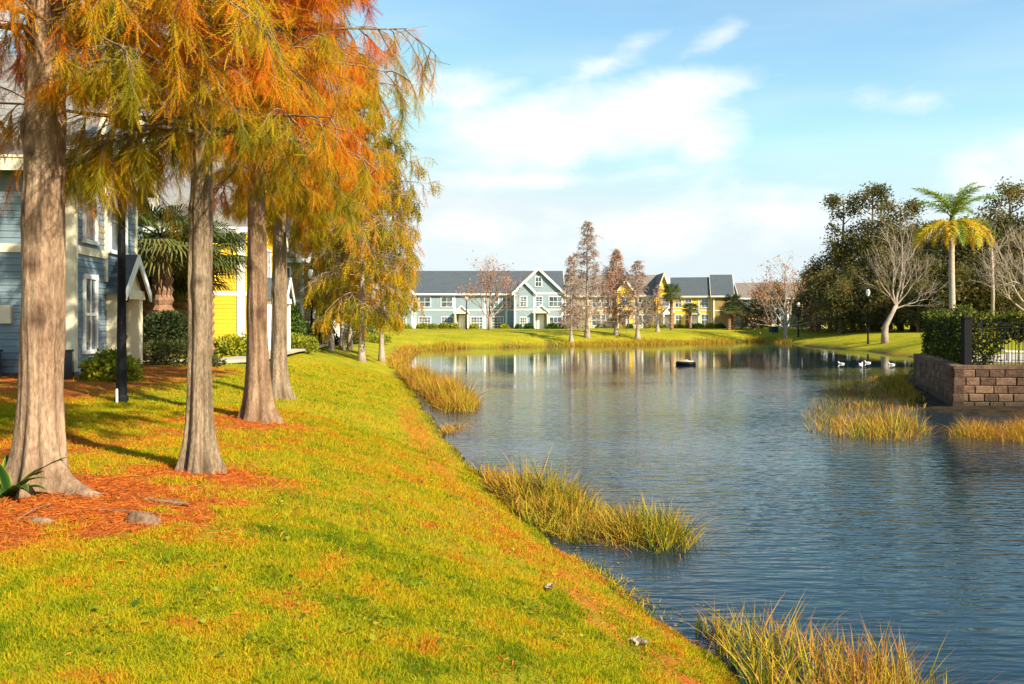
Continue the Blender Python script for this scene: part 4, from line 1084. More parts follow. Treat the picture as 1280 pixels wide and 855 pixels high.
# ------------------------------------------------------------------ woods behind the right lawn
def wood_proto(H, Rw, z0, seed, tall=False):
    root = empty('woodland_tree', (0, 0, 0), 0, cat='tree', group='trees of the dense wood behind the right lawn')
    r_ = np.random.default_rng(seed); g = MB(); tips = []
    g.tube([(0, 0, -.3), (.1, 0, H * .3), (-.1, .1, H * .6), (0, 0, H * .9)], [.30, .22, .16, .06], 8)
    n = 20 if not tall else 15
    for i in range(n):
        h = (i + r_.uniform()) / n; z = z0 + (H * .92 - z0) * h; a = i * 2.4 + r_.normal(0, .3)
        L = Rw * ((.55 + .6 * math.sin(math.pi * min(1, h * 1.1 + .1))) * (1 - .35 * h) if not tall else (.45 + .7 * (math.sin(h * 9 + seed) * .5 + .5)))
        grow(g, (0, 0, z), np.array([math.cos(a), math.sin(a), .35 + .4 * h]), L * .62, .07, 1, 2, r_, (3, 4), .8, .15, tips, ratio=(.45, .7))
    g.build('trunk', M['bark_grey'], root)
    c = MB(); C = np.array(tips)
    leaf_cloud(c, C, 42 if tall else 40, (.42, .42, .34) if tall else (.55, .55, .40), .27, r_, lambda P, q: .42 + .9 * (fbm(P[:, 0] * .5, P[:, 1] * .5, P[:, 2] * .5, seed, 2) - .5) + q.normal(0, .12, len(P)))
    c.build('crown', M['leaf_wood'], root)
    return root
WP = [wood_proto(10.5, 3.6, .3, 401), wood_proto(8.6, 3.4, .2, 402), wood_proto(15.5, 2.1, 5.0, 403, True), wood_proto(6.5, 3.4, .0, 404)]
used = [False] * 4
def wood(k, px, d, s, rz, label):
    o = WP[k] if not used[k] else copy_tree(WP[k]); used[k] = True
    d *= 1.2; s = tuple(np.array(s) * 1.25) if np.ndim(s) else s * 1.27
    X, Y = Wd(px, d); place(o, (X, Y, gz(X, Y) - .1), rz, s, label); return o
wood(2, 1055, 98, (1.0, 1.0, 1.02), .3, 'tall dark tree with knobbly crown, leftmost of the high treetops')
wood(2, 1091, 96, (1.1, 1.1, 1.06), 1.9, 'tallest dark treetop behind the kinked bare tree')
wood(2, 1125, 99, (1.15, 1.15, .98), 3.3, 'high dark treetop left of the queen palm crown')
wood(2, 1262, 84, (1.0, 1.0, .95), 4.1, 'tall dark tree rising behind the right end of the hedge')
plain_lbl = 'dark bushy tree in the dense wood behind the right lawn'
r4 = np.random.default_rng(77)
for k, px, d, s in ((0, 1010, 118, .72), (1, 1024, 104, .95), (3, 1038, 96, 1.0), (0, 1046, 103, .95), (3, 1066, 93, 1.0), (0, 1078, 101, 1.05), (1, 1098, 94, 1.0), (0, 1112, 103, 1.12), (3, 1126, 88, 1.05),
                    (1, 1142, 90, 1.1), (0, 1152, 99, 1.15), (3, 1165, 85, 1.05), (0, 1180, 92, 1.1), (1, 1200, 86, 1.1), (0, 1216, 93, 1.1), (3, 1228, 82, 1.1), (1, 1246, 84, 1.2), (0, 1262, 92, 1.1), (3, 1276, 78, 1.2), (1, 1296, 82, 1.2), (0, 1320, 88, 1.1), (1, 1350, 84, 1.1), (0, 1390, 88, 1.1), (0, 1440, 90, 1.1),
                    (3, 1015, 100, .8), (3, 1050, 90, .75), (3, 1085, 88, .7), (3, 1110, 86, .72), (3, 1148, 82, .72), (3, 1186, 80, .75), (3, 1206, 78, .8), (3, 1254, 76, .8)):
    wood(k, px, d, s * r4.uniform(.92, 1.08), r4.uniform(0, 6.28), plain_lbl)

# ------------------------------------------------------------------ shrubs
def shrub_proto(name, cat, mat, rx, ry, rz_, n, leaf, seed, mean=.5, amp=.5, lumps=.35, stems=True, group=None, boxy=1.0):
    root = empty(name, (0, 0, 0), 0, cat=cat, group=group); r_ = np.random.default_rng(seed)
    d = unit(r_.normal(0, 1, (n, 3))); d[:, 2] = np.abs(d[:, 2]) * 1.0 - .12
    rad = r_.uniform(.25, 1, n) ** .45 * (1 + lumps * 2 * (fbm(d[:, 0] * 2.2, d[:, 1] * 2.2, d[:, 2] * 2.2, seed, 2) - .5))
    if boxy != 1.0: d = d / (np.abs(d) ** boxy).sum(1, keepdims=True) ** (1 / boxy)
    P = d * rad[:, None] * np.array([rx, ry, rz_]); P[:, 2] = np.maximum(P[:, 2], .02)
    A = unit(d + r_.normal(0, .7, (n, 3)) + np.array([0, 0, .15])); Bx = unit(np.cross(A, r_.normal(0, 1, (n, 3)))); Cx = np.cross(A, Bx)
    t = mean + amp * 2 * (fbm(P[:, 0] / rx * 2, P[:, 1] / ry * 2, P[:, 2] / rz_ * 2, seed + 3, 2) - .5) + r_.normal(0, .16, n)
    c = MB(); scatter(c, LEAF[0], LEAF[1], P, A, Bx, Cx, leaf * r_.uniform(.6, 1.4, n), np.clip(t, 0, 1)); c.build('foliage', M[mat], root)
    if stems:
        g = MB()
        for i in range(7):
            a = r_.uniform(0, 6.28); e = np.array([math.cos(a) * rx * .6, math.sin(a) * ry * .6, rz_ * r_.uniform(.4, .8)])
            g.tube(limb_pts((math.cos(a) * .08, math.sin(a) * .08, -.05), e, float(np.linalg.norm(e)), 4, 0, r_), np.linspace(.02, .008, 5) * max(1, rx), 5)
        g.build('stem', M['bark_grey'], root)
    return root
def shrub(proto, px, d, s, label, rz=0.0, first=False, dz=-.03):
    o = proto if first else copy_tree(proto); X, Y = Wd(px, d)
    return place(o, (X, Y, gz(X, Y) + dz), rz, s, label)
s1 = shrub_proto('shrub', 'shrub', 'leaf_lime', .68, .6, .82, 2600, .115, 501, .52, .5)
shrub(s1, 141, 19.6, 1.0, 'yellow green shrub at the foot of the lamp post', first=True)
s2 = shrub_proto('round_bush', 'bush', 'leaf_dark', 1.0, 1.0, 1.15, 5200, .11, 502, .35, .5, .15)
X, Y = Wd(205, 27.6); place(s2, (X, Y, gz(X, Y) + .70), 0, (1, 1, .95), 'big round dark bush clipped to a ball before the yellow house')
s3 = shrub_proto('low_hedge', 'hedge', 'leaf_dark', 1.7, .55, .72, 4000, .10, 503, .55, .5, .2, boxy=4.0)
shrub(s3, 203, 25.5, 1.0, 'low dark hedge under the round bush', first=True)
s4 = shrub_proto('shrub', 'shrub', 'leaf_lime', .95, .75, 1.0, 2600, .14, 504, .55, .5)
shrub(s4, 292, 33.0, 1.0, 'bright yellow green shrub before the yellow corner', first=True)
shrub(s4, 268, 34.0, (.7, .8, .7), 'small yellow green shrub tucked left of a bigger one', 2.0)
s5 = shrub_proto('columnar_shrub', 'shrub', 'leaf_green', .62, .62, 2.6, 3400, .15, 505, .5, .5, .2)
shrub(s5, 369.5, 46, 1.0, 'tall narrow green shrub at the corner of the yellow house', first=True)
s6 = shrub_proto('low_hedge', 'hedge', 'leaf_lime', 1.2, .6, .85, 2200, .14, 506, .5, .4, .2, boxy=4.0)
shrub(s6, 366, 43, 1.0, 'low yellow green hedge below the columnar shrub', first=True)
s7 = shrub_proto('low_hedge', 'hedge', 'leaf_dark', 1.6, .8, 1.0, 2400, .16, 507, .5, .5, .25, boxy=4.0)
shrub(s7, 396, 58, 1.0, 'dark hedge behind the green cabinet', first=True)
shrub(s5, 405, 64, (1.2, 1.2, .85), 'green shrub beside the white porch post', 1.0)
shrub(s7, 424, 70, (1.2, 1, .9), 'dark hedge between the cypress trunks', .4)
shrub(s6, 462, 82, (1.6, 1, 1.0), 'yellow hedge at the left end of the pale blue house', .2)
shrub(s7, 447, 86, (1.3, 1, 1.2), 'dark shrub bed behind the cypress row', .8)
fl = shrub_proto('foundation_shrub', 'shrub', 'leaf_lime', 1.0, .7, .95, 900, .26, 508, .6, .4, .25, stems=False, group='shrubs along the far houses')
fd = shrub_proto('foundation_shrub', 'shrub', 'leaf_green', 1.0, .7, 1.0, 900, .26, 509, .45, .4, .25, stems=False, group='shrubs along the far houses')
FS = [(fl, 497, 126.5, .9, 'lime shrub right of the left porch'), (fl, 509, 126.5, .85, 'lime shrub under the small gable'), (fl, 528, 127.5, 1.0, 'lime shrub under the first wide window'), (fl, 541, 127.5, .95, 'lime shrub between the two wide windows'), (fl, 555, 127.5, 1.05, 'lime shrub under the second wide window'), (fl, 568, 127.5, .95, 'lime shrub hugging the porch post on its left side'),
      (fl, 592, 127.5, .9, 'lime shrub just right of the middle porch'), (fl, 631, 127.5, .85, 'lime shrub behind the many limbed bare tree'), (fd, 648, 124.8, .8, 'green shrub at the foot of the gable window'), (fd, 661, 124.8, .95, 'green shrub left of the gable porch'), (fd, 691, 124.8, 1.0, 'green shrub right of the gable porch'), (fd, 703, 125, .9, 'green shrub at the gable corner'), (fd, 716, 132, 1.0, 'green shrub at the tan house corner'),
      (fd, 752, 133, .9, 'green shrub under the tan house windows'), (fd, 787, 133, .8, 'green shrub beside the tan house middle porch'), (fl, 813, 133, 1.0, 'lime shrub left of the white portico'), (fl, 827, 132, .8, 'lime shrub at the white portico step'), (fl, 848, 136.5, .9, 'lime shrub at the left end of the yellow house'), (fl, 862, 136, 1.0, 'lime shrub under the yellow wall'), (fl, 873, 135.5, .95, 'lime shrub near the yellow house window'), (fl, 889, 136, 1.0, 'lime shrub at the ochre corner'), (fd, 900, 135, .85, 'green shrub along the ochre wall'), (fd, 955, 144, 1.1, 'green shrub before the slate blue house'), (fd, 1003, 143, 1.2, 'green shrub at the slate blue house gable')]
seen = set()
for p_, px, d, s, lb in FS:
    shrub(p_, px, d, s, lb, rz=r4.uniform(0, 6), first=id(p_) not in seen, dz=-.05); seen.add(id(p_))

# hedge on the terrace: leafy mass along the fence, thinning to hanging vines on the right
def terrace_hedge():
    root = empty('hedge', (0, 0, 0), 0, 'tall leafy hedge growing through the black fence on the block wall', 'hedge'); r_ = np.random.default_rng(66); c = MB()
    pts = np.array([(19.3, 39.0), (17.3, 33.0), (15.75, 29.15), (20.5, 28.5), (27, 27.6)]); L = np.r_[0, np.cumsum(np.linalg.norm(np.diff(pts, axis=0), axis=1))]
    N = 38000; s = r_.uniform(0, L[-1], N); bx = np.interp(s, L, pts[:, 0]); by = np.interp(s, L, pts[:, 1])
    rightpart = sstep(L[2] + .6, L[2] + 1.5, s)
    zt = 3.32 + .30 * (fbm(s * .9, 0, 0, 3, 3) - .5) * 2; zb = 1.40 + rightpart * (.85 + .9 * (fbm(s * 1.7, 2.0, 0, 8, 3) - .5) * 2)
    u = r_.uniform(0, 1, N); z = zb + (zt - zb) * u
    th = np.where(rightpart > .5, .30, .46) * (1 + .5 * (fbm(s * 1.3, z * 1.3, 0, 5, 2) - .5) * 2)
    off = r_.uniform(-1, 1, N); off = np.sign(off) * np.abs(off) ** .6 * th
    a = r_.uniform(0, 6.28, N)
    P = np.stack([bx + off * .8 + np.cos(a) * .08 + .15, by + off * .6 + np.sin(a) * .08 + .25, z + r_.normal(0, .04, N)], -1)
    A = unit(r_.normal(0, .8, (N, 3)) + np.array([-.3, -.5, .2])); Bx = unit(np.cross(A, r_.normal(0, 1, (N, 3)))); Cx = np.cross(A, Bx)
    t = .40 + .9 * (fbm(P[:, 0] * 1.2, P[:, 1] * 1.2, P[:, 2] * 1.2, 12, 3) - .5) + r_.normal(0, .15, N) + .15 * (u > .88)
    scatter(c, LEAF[0], LEAF[1], P, A, Bx, Cx, .12 * r_.uniform(.6, 1.4, N), np.clip(t, 0, 1)); c.build('foliage', M['leaf_hedge'], root)
    g = MB()
    for q in np.linspace(.4, L[-1] - .4, 26):
        x, y = np.interp(q, L, pts[:, 0]) + .12, np.interp(q, L, pts[:, 1]) + .25
        g.tube(limb_pts((x, y, 1.3), np.array([r_.normal(0, .12), r_.normal(0, .12), 1]), 1.7, 5, 0, r_), np.linspace(.022, .008, 6), 5)
    g.build('stem', M['bark_grey'], root)
terrace_hedge()

# ------------------------------------------------------------------ palms
def frond(L, seed, droop, tint, n=34, ll=.55):
    """one feather palm leaf along +x"""
    r_ = np.random.default_rng(seed); g = MB(); s = np.linspace(0, 1, 14)
    ang = np.cumsum(np.r_[0, np.full(13, -droop / 13)]); st = L / 13
    x = np.r_[0, np.cumsum(np.cos(ang[:-1]) * st)]; z = np.r_[0, np.cumsum(np.sin(ang[:-1]) * st)]
    pts = np.stack([x, np.zeros(14), z], -1); g.tube(pts, np.linspace(.035, .008, 14), 5, tint - .1, cap=False)
    V, Fq, T = [], [], []
    for i in range(n):
        f = .14 + .85 * i / (n - 1); q = f * 13; k = min(int(q), 12); p = pts[k] + (pts[k + 1] - pts[k]) * (q - k); ax = unit(pts[k + 1] - pts[k]); upv = np.array([-ax[2], 0, ax[0]])
        l = ll * math.sin(math.pi * (.18 + .78 * f)) * r_.uniform(.8, 1.15)
        for sd_ in (-1, 1):
            for w_ in range(2):
                d = unit(ax * r_.uniform(.45, .8) + np.array([0, sd_ * r_.uniform(.6, 1), 0]) + upv * r_.normal(.1, .3))
                e = p + d * l * .5; e2 = p + d * l * .9 + np.array([0, 0, -l * r_.uniform(.25, .55)])
                wv = ax * .022; b = len(V); V += [p - wv, p + wv, e + wv, e - wv, e2]; Fq.append(b); T += [tint + r_.normal(0, .06)] * 5
    Fq = np.array(Fq)
    g.add(np.array(V), [np.stack([Fq, Fq + 1, Fq + 2, Fq + 3], -1), np.stack([Fq + 3, Fq + 2, Fq + 4], -1)], np.clip(T, 0, 1))
    return g
def queen_palm():
    d = 45; X, Y = Wd(1190, d); Z = 1.35; top = EYE + (400 - 288) / F * d - Z
    root = empty('queen_palm', (X, Y, Z - .05), 0, 'queen palm with green upper fronds and golden drooping lower fronds behind the hedge', 'palm'); r_ = np.random.default_rng(8)
    g = MB(); zz_ = np.linspace(-.2, top, 40); g.tube([(.02 * math.sin(z), 0, z) for z in zz_], [.17 + .05 * math.exp(-max(z, 0) / .5) - .035 * max(z, 0) / top + (.006 if i % 2 else 0) for i, z in enumerate(zz_)], 14)
    g.build('trunk', M['palm_trunk'], root, smooth=True)
    g = MB(); g.lathe([(.12, top - .25), (.20, top), (.19, top + .3), (.10, top + .8), (.03, top + 1.1)], 12); g.build('crownshaft', M['palm_leaf'], root, smooth=True)
    specs = []
    for i in range(9): specs.append((i * 2.4 + .3, 1.32 - .06 * i, 1.15 + .12 * (i % 3), 2.85, .34 + .05 * r_.uniform(-1, 1)))
    for i in range(9): specs.append((i * .70 + .15, .50 - .04 * i, 1.9, 2.9, .42 + .35 * (i % 3) * .5))
    for i in range(7): specs.append((i * .9 + .4, .34, 2.05, 2.75, .88))
    for i, (a, e, dr, L, t) in enumerate(specs):
        o = frond(L * r_.uniform(.9, 1.08), 900 + i, dr, t).build('frond', M['palm_leaf'], root)
        o.location = (0, 0, top + .35 + .5 * max(0, e - .3)); o.rotation_euler = (r_.normal(0, .15), -e, a)
queen_palm()

def fan_palm_proto(H, seed, nf=46, fl_=.85, lw=.05):
    root = empty('cabbage_palm', (0, 0, 0), 0, cat='palm'); r_ = np.random.default_rng(seed); g = MB()
    zz_ = np.linspace(-.2, H, 26); g.tube([(.05 * math.sin(z * .7), 0, z) for z in zz_], [.19 + (.05 if i % 2 else 0) for i in range(26)], 10); g.build('trunk', M['boot_trunk'], root)
    c = MB()
    for i in range(nf):
        a = i * 2.4; e = 1.15 - 1.9 * i / nf + r_.normal(0, .1); p0 = np.array([0, 0, H + .05]); d = np.array([math.cos(a) * math.cos(e), math.sin(a) * math.cos(e), math.sin(e)])
        pt = limb_pts(p0, d, fl_ * r_.uniform(.8, 1.1), 5, .35, r_, .03); c.tube(pt, np.linspace(.022, .014, 6), 4, .4, cap=False)
        ax = unit(pt[-1] - pt[-2]); sd_ = unit(np.cross(ax, [0, 0, 1])); nrm = np.cross(sd_, ax); V, T, Fq = [], [], []; tt = np.clip(.3 + .5 * i / nf + r_.normal(0, .1), 0, 1)
        for k in range(26):
            b = (k / 25 - .5) * 3.9; dd_ = ax * math.cos(b) + sd_ * math.sin(b) + nrm * .25 * math.cos(b); l = fl_ * (.75 + .35 * math.cos(b * .6)) * r_.uniform(.85, 1.1)
            wv = np.cross(unit(dd_), nrm) * lw * .5; q = len(V)
            m_ = pt[-1] + dd_ * l * .55; t_ = pt[-1] + dd_ * l * .85 + np.array([0, 0, -l * r_.uniform(.2, .55)])
            V += [pt[-1], m_ - wv, m_ + wv, t_]; Fq.append(q); T += [tt - .05, tt, tt, tt + .1]
        Fq = np.array(Fq); c.add(np.array(V), [np.stack([Fq, Fq + 1, Fq + 2], -1), np.stack([Fq + 1, Fq + 3, Fq + 2], -1)], np.array(T))
    c.build('crown', M['fan_leaf'], root); return root
fp = fan_palm_proto(4.3, 601)
def fanp(px, d, s, label, rz=0.0, first=False):
    X, Y = Wd(px, d); return place(fp if first else copy_tree(fp), (X, Y, gz(X, Y) - .05), rz, s, label)
fanp(201, 29, (1.5, 1.5, .97), 'cabbage palm above the round dark bush', first=True)
fanp(258, 31.5, (1.35, 1.35, .92), 'cabbage palm against the yellow house wall', 2.1)
fanp(226, 33.0, (1.5, 1.5, .72), 'lower cabbage palm between two taller ones', 4.0)
fanp(181, 32.0, (1.4, 1.4, .62), 'cabbage palm low beside the porch of the blue town house', .8)
fp['group'] = 'cabbage palms'
fanp(839, 122, (1.15, 1.15, 1.25), 'tall bushy palm hiding the left end of the yellow house', 1.0)
fanp(863, 130, (1.05, 1.05, .75), 'low palm in front of the bright yellow wall', 2.5)
fanp(916, 132, (1.25, 1.25, 1.0), 'dark palm right of the ochre end wall', .4)
wood(1, 952, 112, .62, 4.0, 'bushy evergreen hiding the left half of the slate blue house')
wood(0, 972, 114, .56, .7, 'evergreen standing behind the spreading bare tree')
wood(3, 927, 106, .50, 1.0, 'small dark evergreen between the ochre house and the slate blue house')
wood(1, 944, 110, .42, 2.2, 'dark green bushy evergreen in front of the slate blue roof')
fanp(911, 126, (1.2, 1.2, .7), 'low palm at the right corner of the ochre house', 5.0)
fanp(719, 124, (1.0, 1.0, .65), 'small palm between the two leftmost far cypresses', 4.0)
# ------------------------------------------------------------------ lawn grass
def tint_lawn(x, y, l):
    return np.clip(.48 + .22 * (fbm(x * .45, y * .45, 0, 31, 3) - .5) * 2 + .32 * (fbm(x * 2.2, y * 2.2, 0, 32, 3) - .5) * 2 + .35 * l + .30 * (fbm(x * 6, y * 6, 0, 33, 2) - .5) * 2 + rng.normal(0, .15, len(x)), 0, 1)
def lawn(n, d0, d1, p, h0, w0, segs):
    """grass blades: n candidates between two distances from the shore walk, thinner with distance"""
    u = rng.uniform(0, 1, n)
    d = (d0 ** p + u * (d1 ** p - d0 ** p)) ** (1 / p)
    x0 = -.66 * d - .8; x1 = np.minimum(.45 * d + .5, 3.2)
    x = x0 + (x1 - x0) * rng.uniform(0, 1, n); y = d
    sdist = shore_d(x, y); l = litter(x, y)
    nl = l + (fbm(x * 3, y * 3, 0, 41, 3) - .5) * 1.1
    keep = (sdist > .02) & (rng.uniform(0, 1, n) > np.clip((nl - .42) * 3.2, 0, .985)) & ~((x < -8.6) & (y > 17.5) & (rng.uniform(0, 1, n) < .8))
    keep &= rng.uniform(0, 1, n) < .45 + 1.1 * fbm(x * 1.3, y * 1.3, 0, 43, 3) * .9
    for (tx, ty, tr) in ((-4.5, 8.02, .42), (-3.28, 8.8, .3), (-4.05, 13.4, .36), (-4.75, 17.2, .34)): keep &= np.hypot(x - tx, y - ty) > tr
    x, y, d, l = x[keep], y[keep], d[keep], l[keep]; N = len(x)
    base = np.stack([x, y, height(x, y) - .008], -1)
    k = np.clip((d / 4.0) ** .75, .8, 5)
    tuft = .6 + .9 * fbm(x * 4, y * 4, 0, 51, 2)
    ribbons(mbg, base, h0 * k ** .30 * tuft * rng.uniform(.5, 1.35, N), rng.normal(0, .55, (N, 2)), w0 * k * rng.uniform(.6, 1.4, N), tint_lawn(x, y, l), segs, tiptint=.18)
mbg = MB(); lawn(420000, 3.0, 7.5, 1.2, .036, .0050, (.5, 1.0))
lawn(290000, 7.0, 16, 1.0, .038, .0058, (1.0,)); lawn(130000, 15, 40, 1.0, .045, .0062, (1.0,))
tag(mbg.build('grass', M['grass']), 'short yellow green lawn grass on the bank', 'grass', kind='stuff')

# broad leaved weeds between the blades
g = MB(); N = 1100; d = rng.uniform(3.2, 12, N) ** 1.0; x = rng.uniform(-.5, .32, N) * d; keep = (fbm(x * .8, d * .8, 0, 71, 3) > .52) & (shore_d(x, d) > .3) & (litter(x, d) < .5); x, d = x[keep], d[keep]; N = len(x)
P = np.stack([x, d, height(x, d) + rng.uniform(.012, .05, N)], -1); A = unit(np.c_[rng.normal(0, 1, (N, 2)), rng.normal(.1, .2, N)]); Bx = unit(np.cross(np.tile([0, 0, 1.], (N, 1)) + rng.normal(0, .2, (N, 3)), A)); Cx = np.cross(A, Bx)
HEX = (np.array([(0, 0, 0), (.3, .5, .05), (.8, .45, .04), (1, 0, 0), (.8, -.45, .04), (.3, -.5, .05)]), [np.array([(0, 1, 2, 3, 4, 5)])])
scatter(g, HEX[0], HEX[1], P, A, Bx, Cx, rng.uniform(.018, .042, N), np.clip(rng.normal(.3, .2, N), 0, 1)); tag(g.build('weed_leaves', M['leaf_lime']), 'small round weed leaves in the lawn', 'weeds', kind='stuff')

# little clumps of broad weeds and leaves floating in the shallows
g = MB(); C = np.array([hit(px, py) for px, py in ((470, 790), (452, 770), (660, 770), (515, 740), (350, 815), (600, 800), (760, 835), (380, 745), (120, 800), (560, 700), (690, 800), (250, 760))])
C = np.repeat(C, 26, 0); N = len(C); P = C + np.c_[rng.normal(0, .085, (N, 2)), rng.uniform(.02, .075, N)]; A = unit(np.c_[rng.normal(0, 1, (N, 2)), rng.normal(.2, .3, N)]); Bx = unit(np.cross(np.tile([0, 0, 1.], (N, 1)) + rng.normal(0, .3, (N, 3)), A)); Cx = np.cross(A, Bx)
scatter(g, HEX[0], HEX[1], P, A, Bx, Cx, rng.uniform(.014, .028, N), np.clip(rng.normal(.35, .2, N), 0, 1)); tag(g.build('clover_clumps', M['leaf_lime']), 'bright green broad leaved weed clumps in the lawn', 'weeds', kind='stuff')
g = MB(); N = 5200; x = rng.uniform(-1, 4.6, N); y = rng.uniform(5.5, 17, N); sd_ = shore_d(x, y); k = (sd_ < .0) & (sd_ > -1.1) & (fbm(x * 1.5, y * 1.5, 0, 81, 3) + .25 * sd_ > .46); x, y = x[k], y[k]; N = len(x)
P = np.stack([x, y, rng.uniform(.004, .012, N)], -1); A = unit(np.c_[rng.normal(0, 1, (N, 2)), np.zeros(N)]); Bx = np.stack([-A[:, 1], A[:, 0], np.zeros(N)], -1); Cx = np.cross(A, Bx)
scatter(g, HEX[0], HEX[1], P, A, Bx, Cx, rng.uniform(.012, .04, N), np.clip(rng.normal(.55, .3, N), 0, 1)); tag(g.build('floating_leaves', M['reed']), 'small leaves floating in the shallows along the near bank', 'leaves', kind='stuff')

# fallen needles and leaves
def needles(n, fx, fy, length, w):
    x = fx(n); y = fy(n); l = litter(x, y); keep = (rng.uniform(0, 1, n) < np.clip(l * 1.2 + (fbm(x * 3, y * 3, 0, 41, 3) - .5) * .8, 0, 1) ** 1.6) & (shore_d(x, y) > .05); x, y = x[keep], y[keep]; N = len(x)
    P = np.stack([x, y, height(x, y) + rng.uniform(.003, .022, N)], -1); A = unit(np.c_[rng.normal(0, 1, (N, 2)), rng.normal(0, .16, N)]); Bx = unit(np.cross(np.tile([0, 0, 1.], (N, 1)) + rng.normal(0, .35, (N, 3)), A)); Cx = np.cross(A, Bx)
    t = np.array([(0, 0, 0), (.5, w, .05), (1, 0, 0), (.5, -w, .05)])
    scatter(mbn, t, [np.array([(0, 1, 2, 3)])], P, A, Bx, Cx, length * rng.uniform(.4, 1.4, N), np.clip(rng.normal(.5, .25, N), 0, 1))
mbn = MB()
needles(60000, lambda n: rng.uniform(-7.5, -1.2, n), lambda n: rng.uniform(5, 16, n), .075, .055)
needles(22000, lambda n: rng.uniform(-3, 3, n), lambda n: rng.uniform(4, 24, n), .06, .09)
needles(45000, lambda n: rng.uniform(-4, 2, n), lambda n: rng.uniform(3.4, 12, n), .045, .06)
tag(mbn.build('fallen_needles', M['needle']), 'orange cypress needles lying under the trees and along the bank', 'leaf litter', kind='stuff')

# ------------------------------------------------------------------ reeds
def in_poly(x, y, poly): return seg_dist(x, y, np.array(poly, float)) < 0
def reed_clump(name, label, poly, n, h, w, mean, amp, seed, lean=.35, mound=None, dead=.20, z=None, flat=0.0):
    r_ = np.random.default_rng(seed); p = np.array(poly, float); lo, hi = p.min(0), p.max(0)
    x = r_.uniform(lo[0], hi[0], n * 4); y = r_.uniform(lo[1], hi[1], n * 4); sdv = -seg_dist(x, y, p)
    dens = fbm(x * 1.8, y * 1.8, 0, seed, 3)
    k = (sdv > (dens - .55) * .8) & (r_.uniform(0, 1, n * 4) < (dens * 1.6 - .15)); x, y, sdv = x[k][:n], y[k][:n], sdv[k][:n]; N = len(x)
    zb = height(x, y); base = np.stack([x, y, np.maximum(zb, -.25) - .02], -1)
    edge = .55 + .45 * sstep(0, .5, sdv)
    hh = h * edge * (.55 + .9 * fbm(x * 1.1, y * 1.1, 0, seed + 2, 2)) * r_.uniform(.55, 1.25, N)
    if mound is not None: hh = hh * mound(x, y)
    ln = r_.normal(0, lean, (N, 2)); dd_ = r_.uniform(0, 1, N) < dead; ln[dd_] *= 2.6
    t = mean + amp * 2 * (fbm(x * 1.4, y * 1.4, 0, seed + 4, 3) - .5) + r_.normal(0, .20, N) + .35 * dd_
    g = MB(); ribbons(g, base, hh, ln, w * r_.uniform(.6, 1.4, N), np.clip(t, 0, 1), (.3, .6, .85, 1.0), curl=.75, tiptint=.45)
    return tag(g.build(name, M['reed']), label, 'reeds', 'reed beds at the water edge')
reed_clump('reed_bed', 'green and straw reeds standing off the lawn in mid picture', [(-.75, 15.9), (.2, 15.6), (1.1, 13.9), (1.9, 13.0), (2.75, 11.6), (2.35, 10.75), (1.6, 10.85), (.8, 11.2), (.2, 12.3)], 7800, .84, .018, .42, .46, 701,
    mound=lambda x, y: .66 + .55 * np.exp(-((x - .55) ** 2 + (y - 13.9) ** 2) / .7) + .25 * np.exp(-((x - 2.2) ** 2 + (y - 11.4) ** 2) / .25))
reed_clump('reed_bed', 'tall loose green and orange reeds in the bottom right corner', [(1.85, 7.9), (2.3, 8.15), (2.9, 7.75), (3.45, 7.05), (3.45, 6.3), (3.1, 5.2), (2.2, 5.2), (1.95, 6.6)], 2100, .88, .014, .44, .55, 702, lean=.30)
reed_clump('reed_bed', 'golden reed mound along the left shore', [(-6.3, 46), (-4.6, 43.5), (-2.6, 36), (-1.15, 30), (-1.2, 27.4), (-2.2, 27.2), (-4.4, 37)], 11000, .98, .024, .54, .24, 703, lean=.3)
reed_clump('reed_bed', 'flattened tan reed raft just beyond the lawn point', [(-1.9, 24.5), (-.7, 24.0), (-.55, 22.2), (-1.2, 21.4), (-1.75, 22.5)], 2600, .36, .024, .66, .2, 704, lean=.9)
reed_clump('reed_bed', 'gold and brown reeds off the corner of the block wall', [(7.9, 22.5), (8.3, 21.2), (9.6, 20.6), (10.9, 21.6), (12.6, 26), (15.6, 32), (18, 38.2), (21, 45), (18.5, 44), (13.2, 36), (10.6, 31), (9.0, 26.5)], 16000, .60, .022, .50, .50, 705, lean=.4,
    mound=lambda x, y: .65 + .6 * sstep(27, 22, y))
reed_clump('reed_bed', 'yellow grass tuft at the right edge before the block wall', [(11.2, 21.6), (11.9, 20.5), (13.2, 20.2), (15.0, 20.6), (15.4, 23.2), (12.6, 23.2)], 6500, .66, .018, .60, .25, 706, lean=.4)
reed_clump('reed_bed', 'few upright green stalks in the shallows left of the loose reeds', [(1.72, 8.35), (1.95, 8.45), (2.1, 8.0), (1.85, 7.85)], 90, .55, .014, .15, .15, 707, lean=.12, dead=0)
reed_clump('reed_bed', 'thin golden sedge where the far left shore bends', [(-10.6, 82), (-9.0, 82), (-7.4, 62), (-6.3, 48), (-7.1, 48), (-8.6, 60)], 2600, .8, .04, .62, .2, 708, lean=.35)
reed_clump('reed_bed', 'low sparse green water weeds at the shallow lawn edge', [(.75, 10.6), (1.1, 10.5), (1.5, 9.3), (1.75, 8.5), (1.5, 8.3), (1.15, 9.2)], 700, .20, .016, .25, .2, 709, lean=.6)
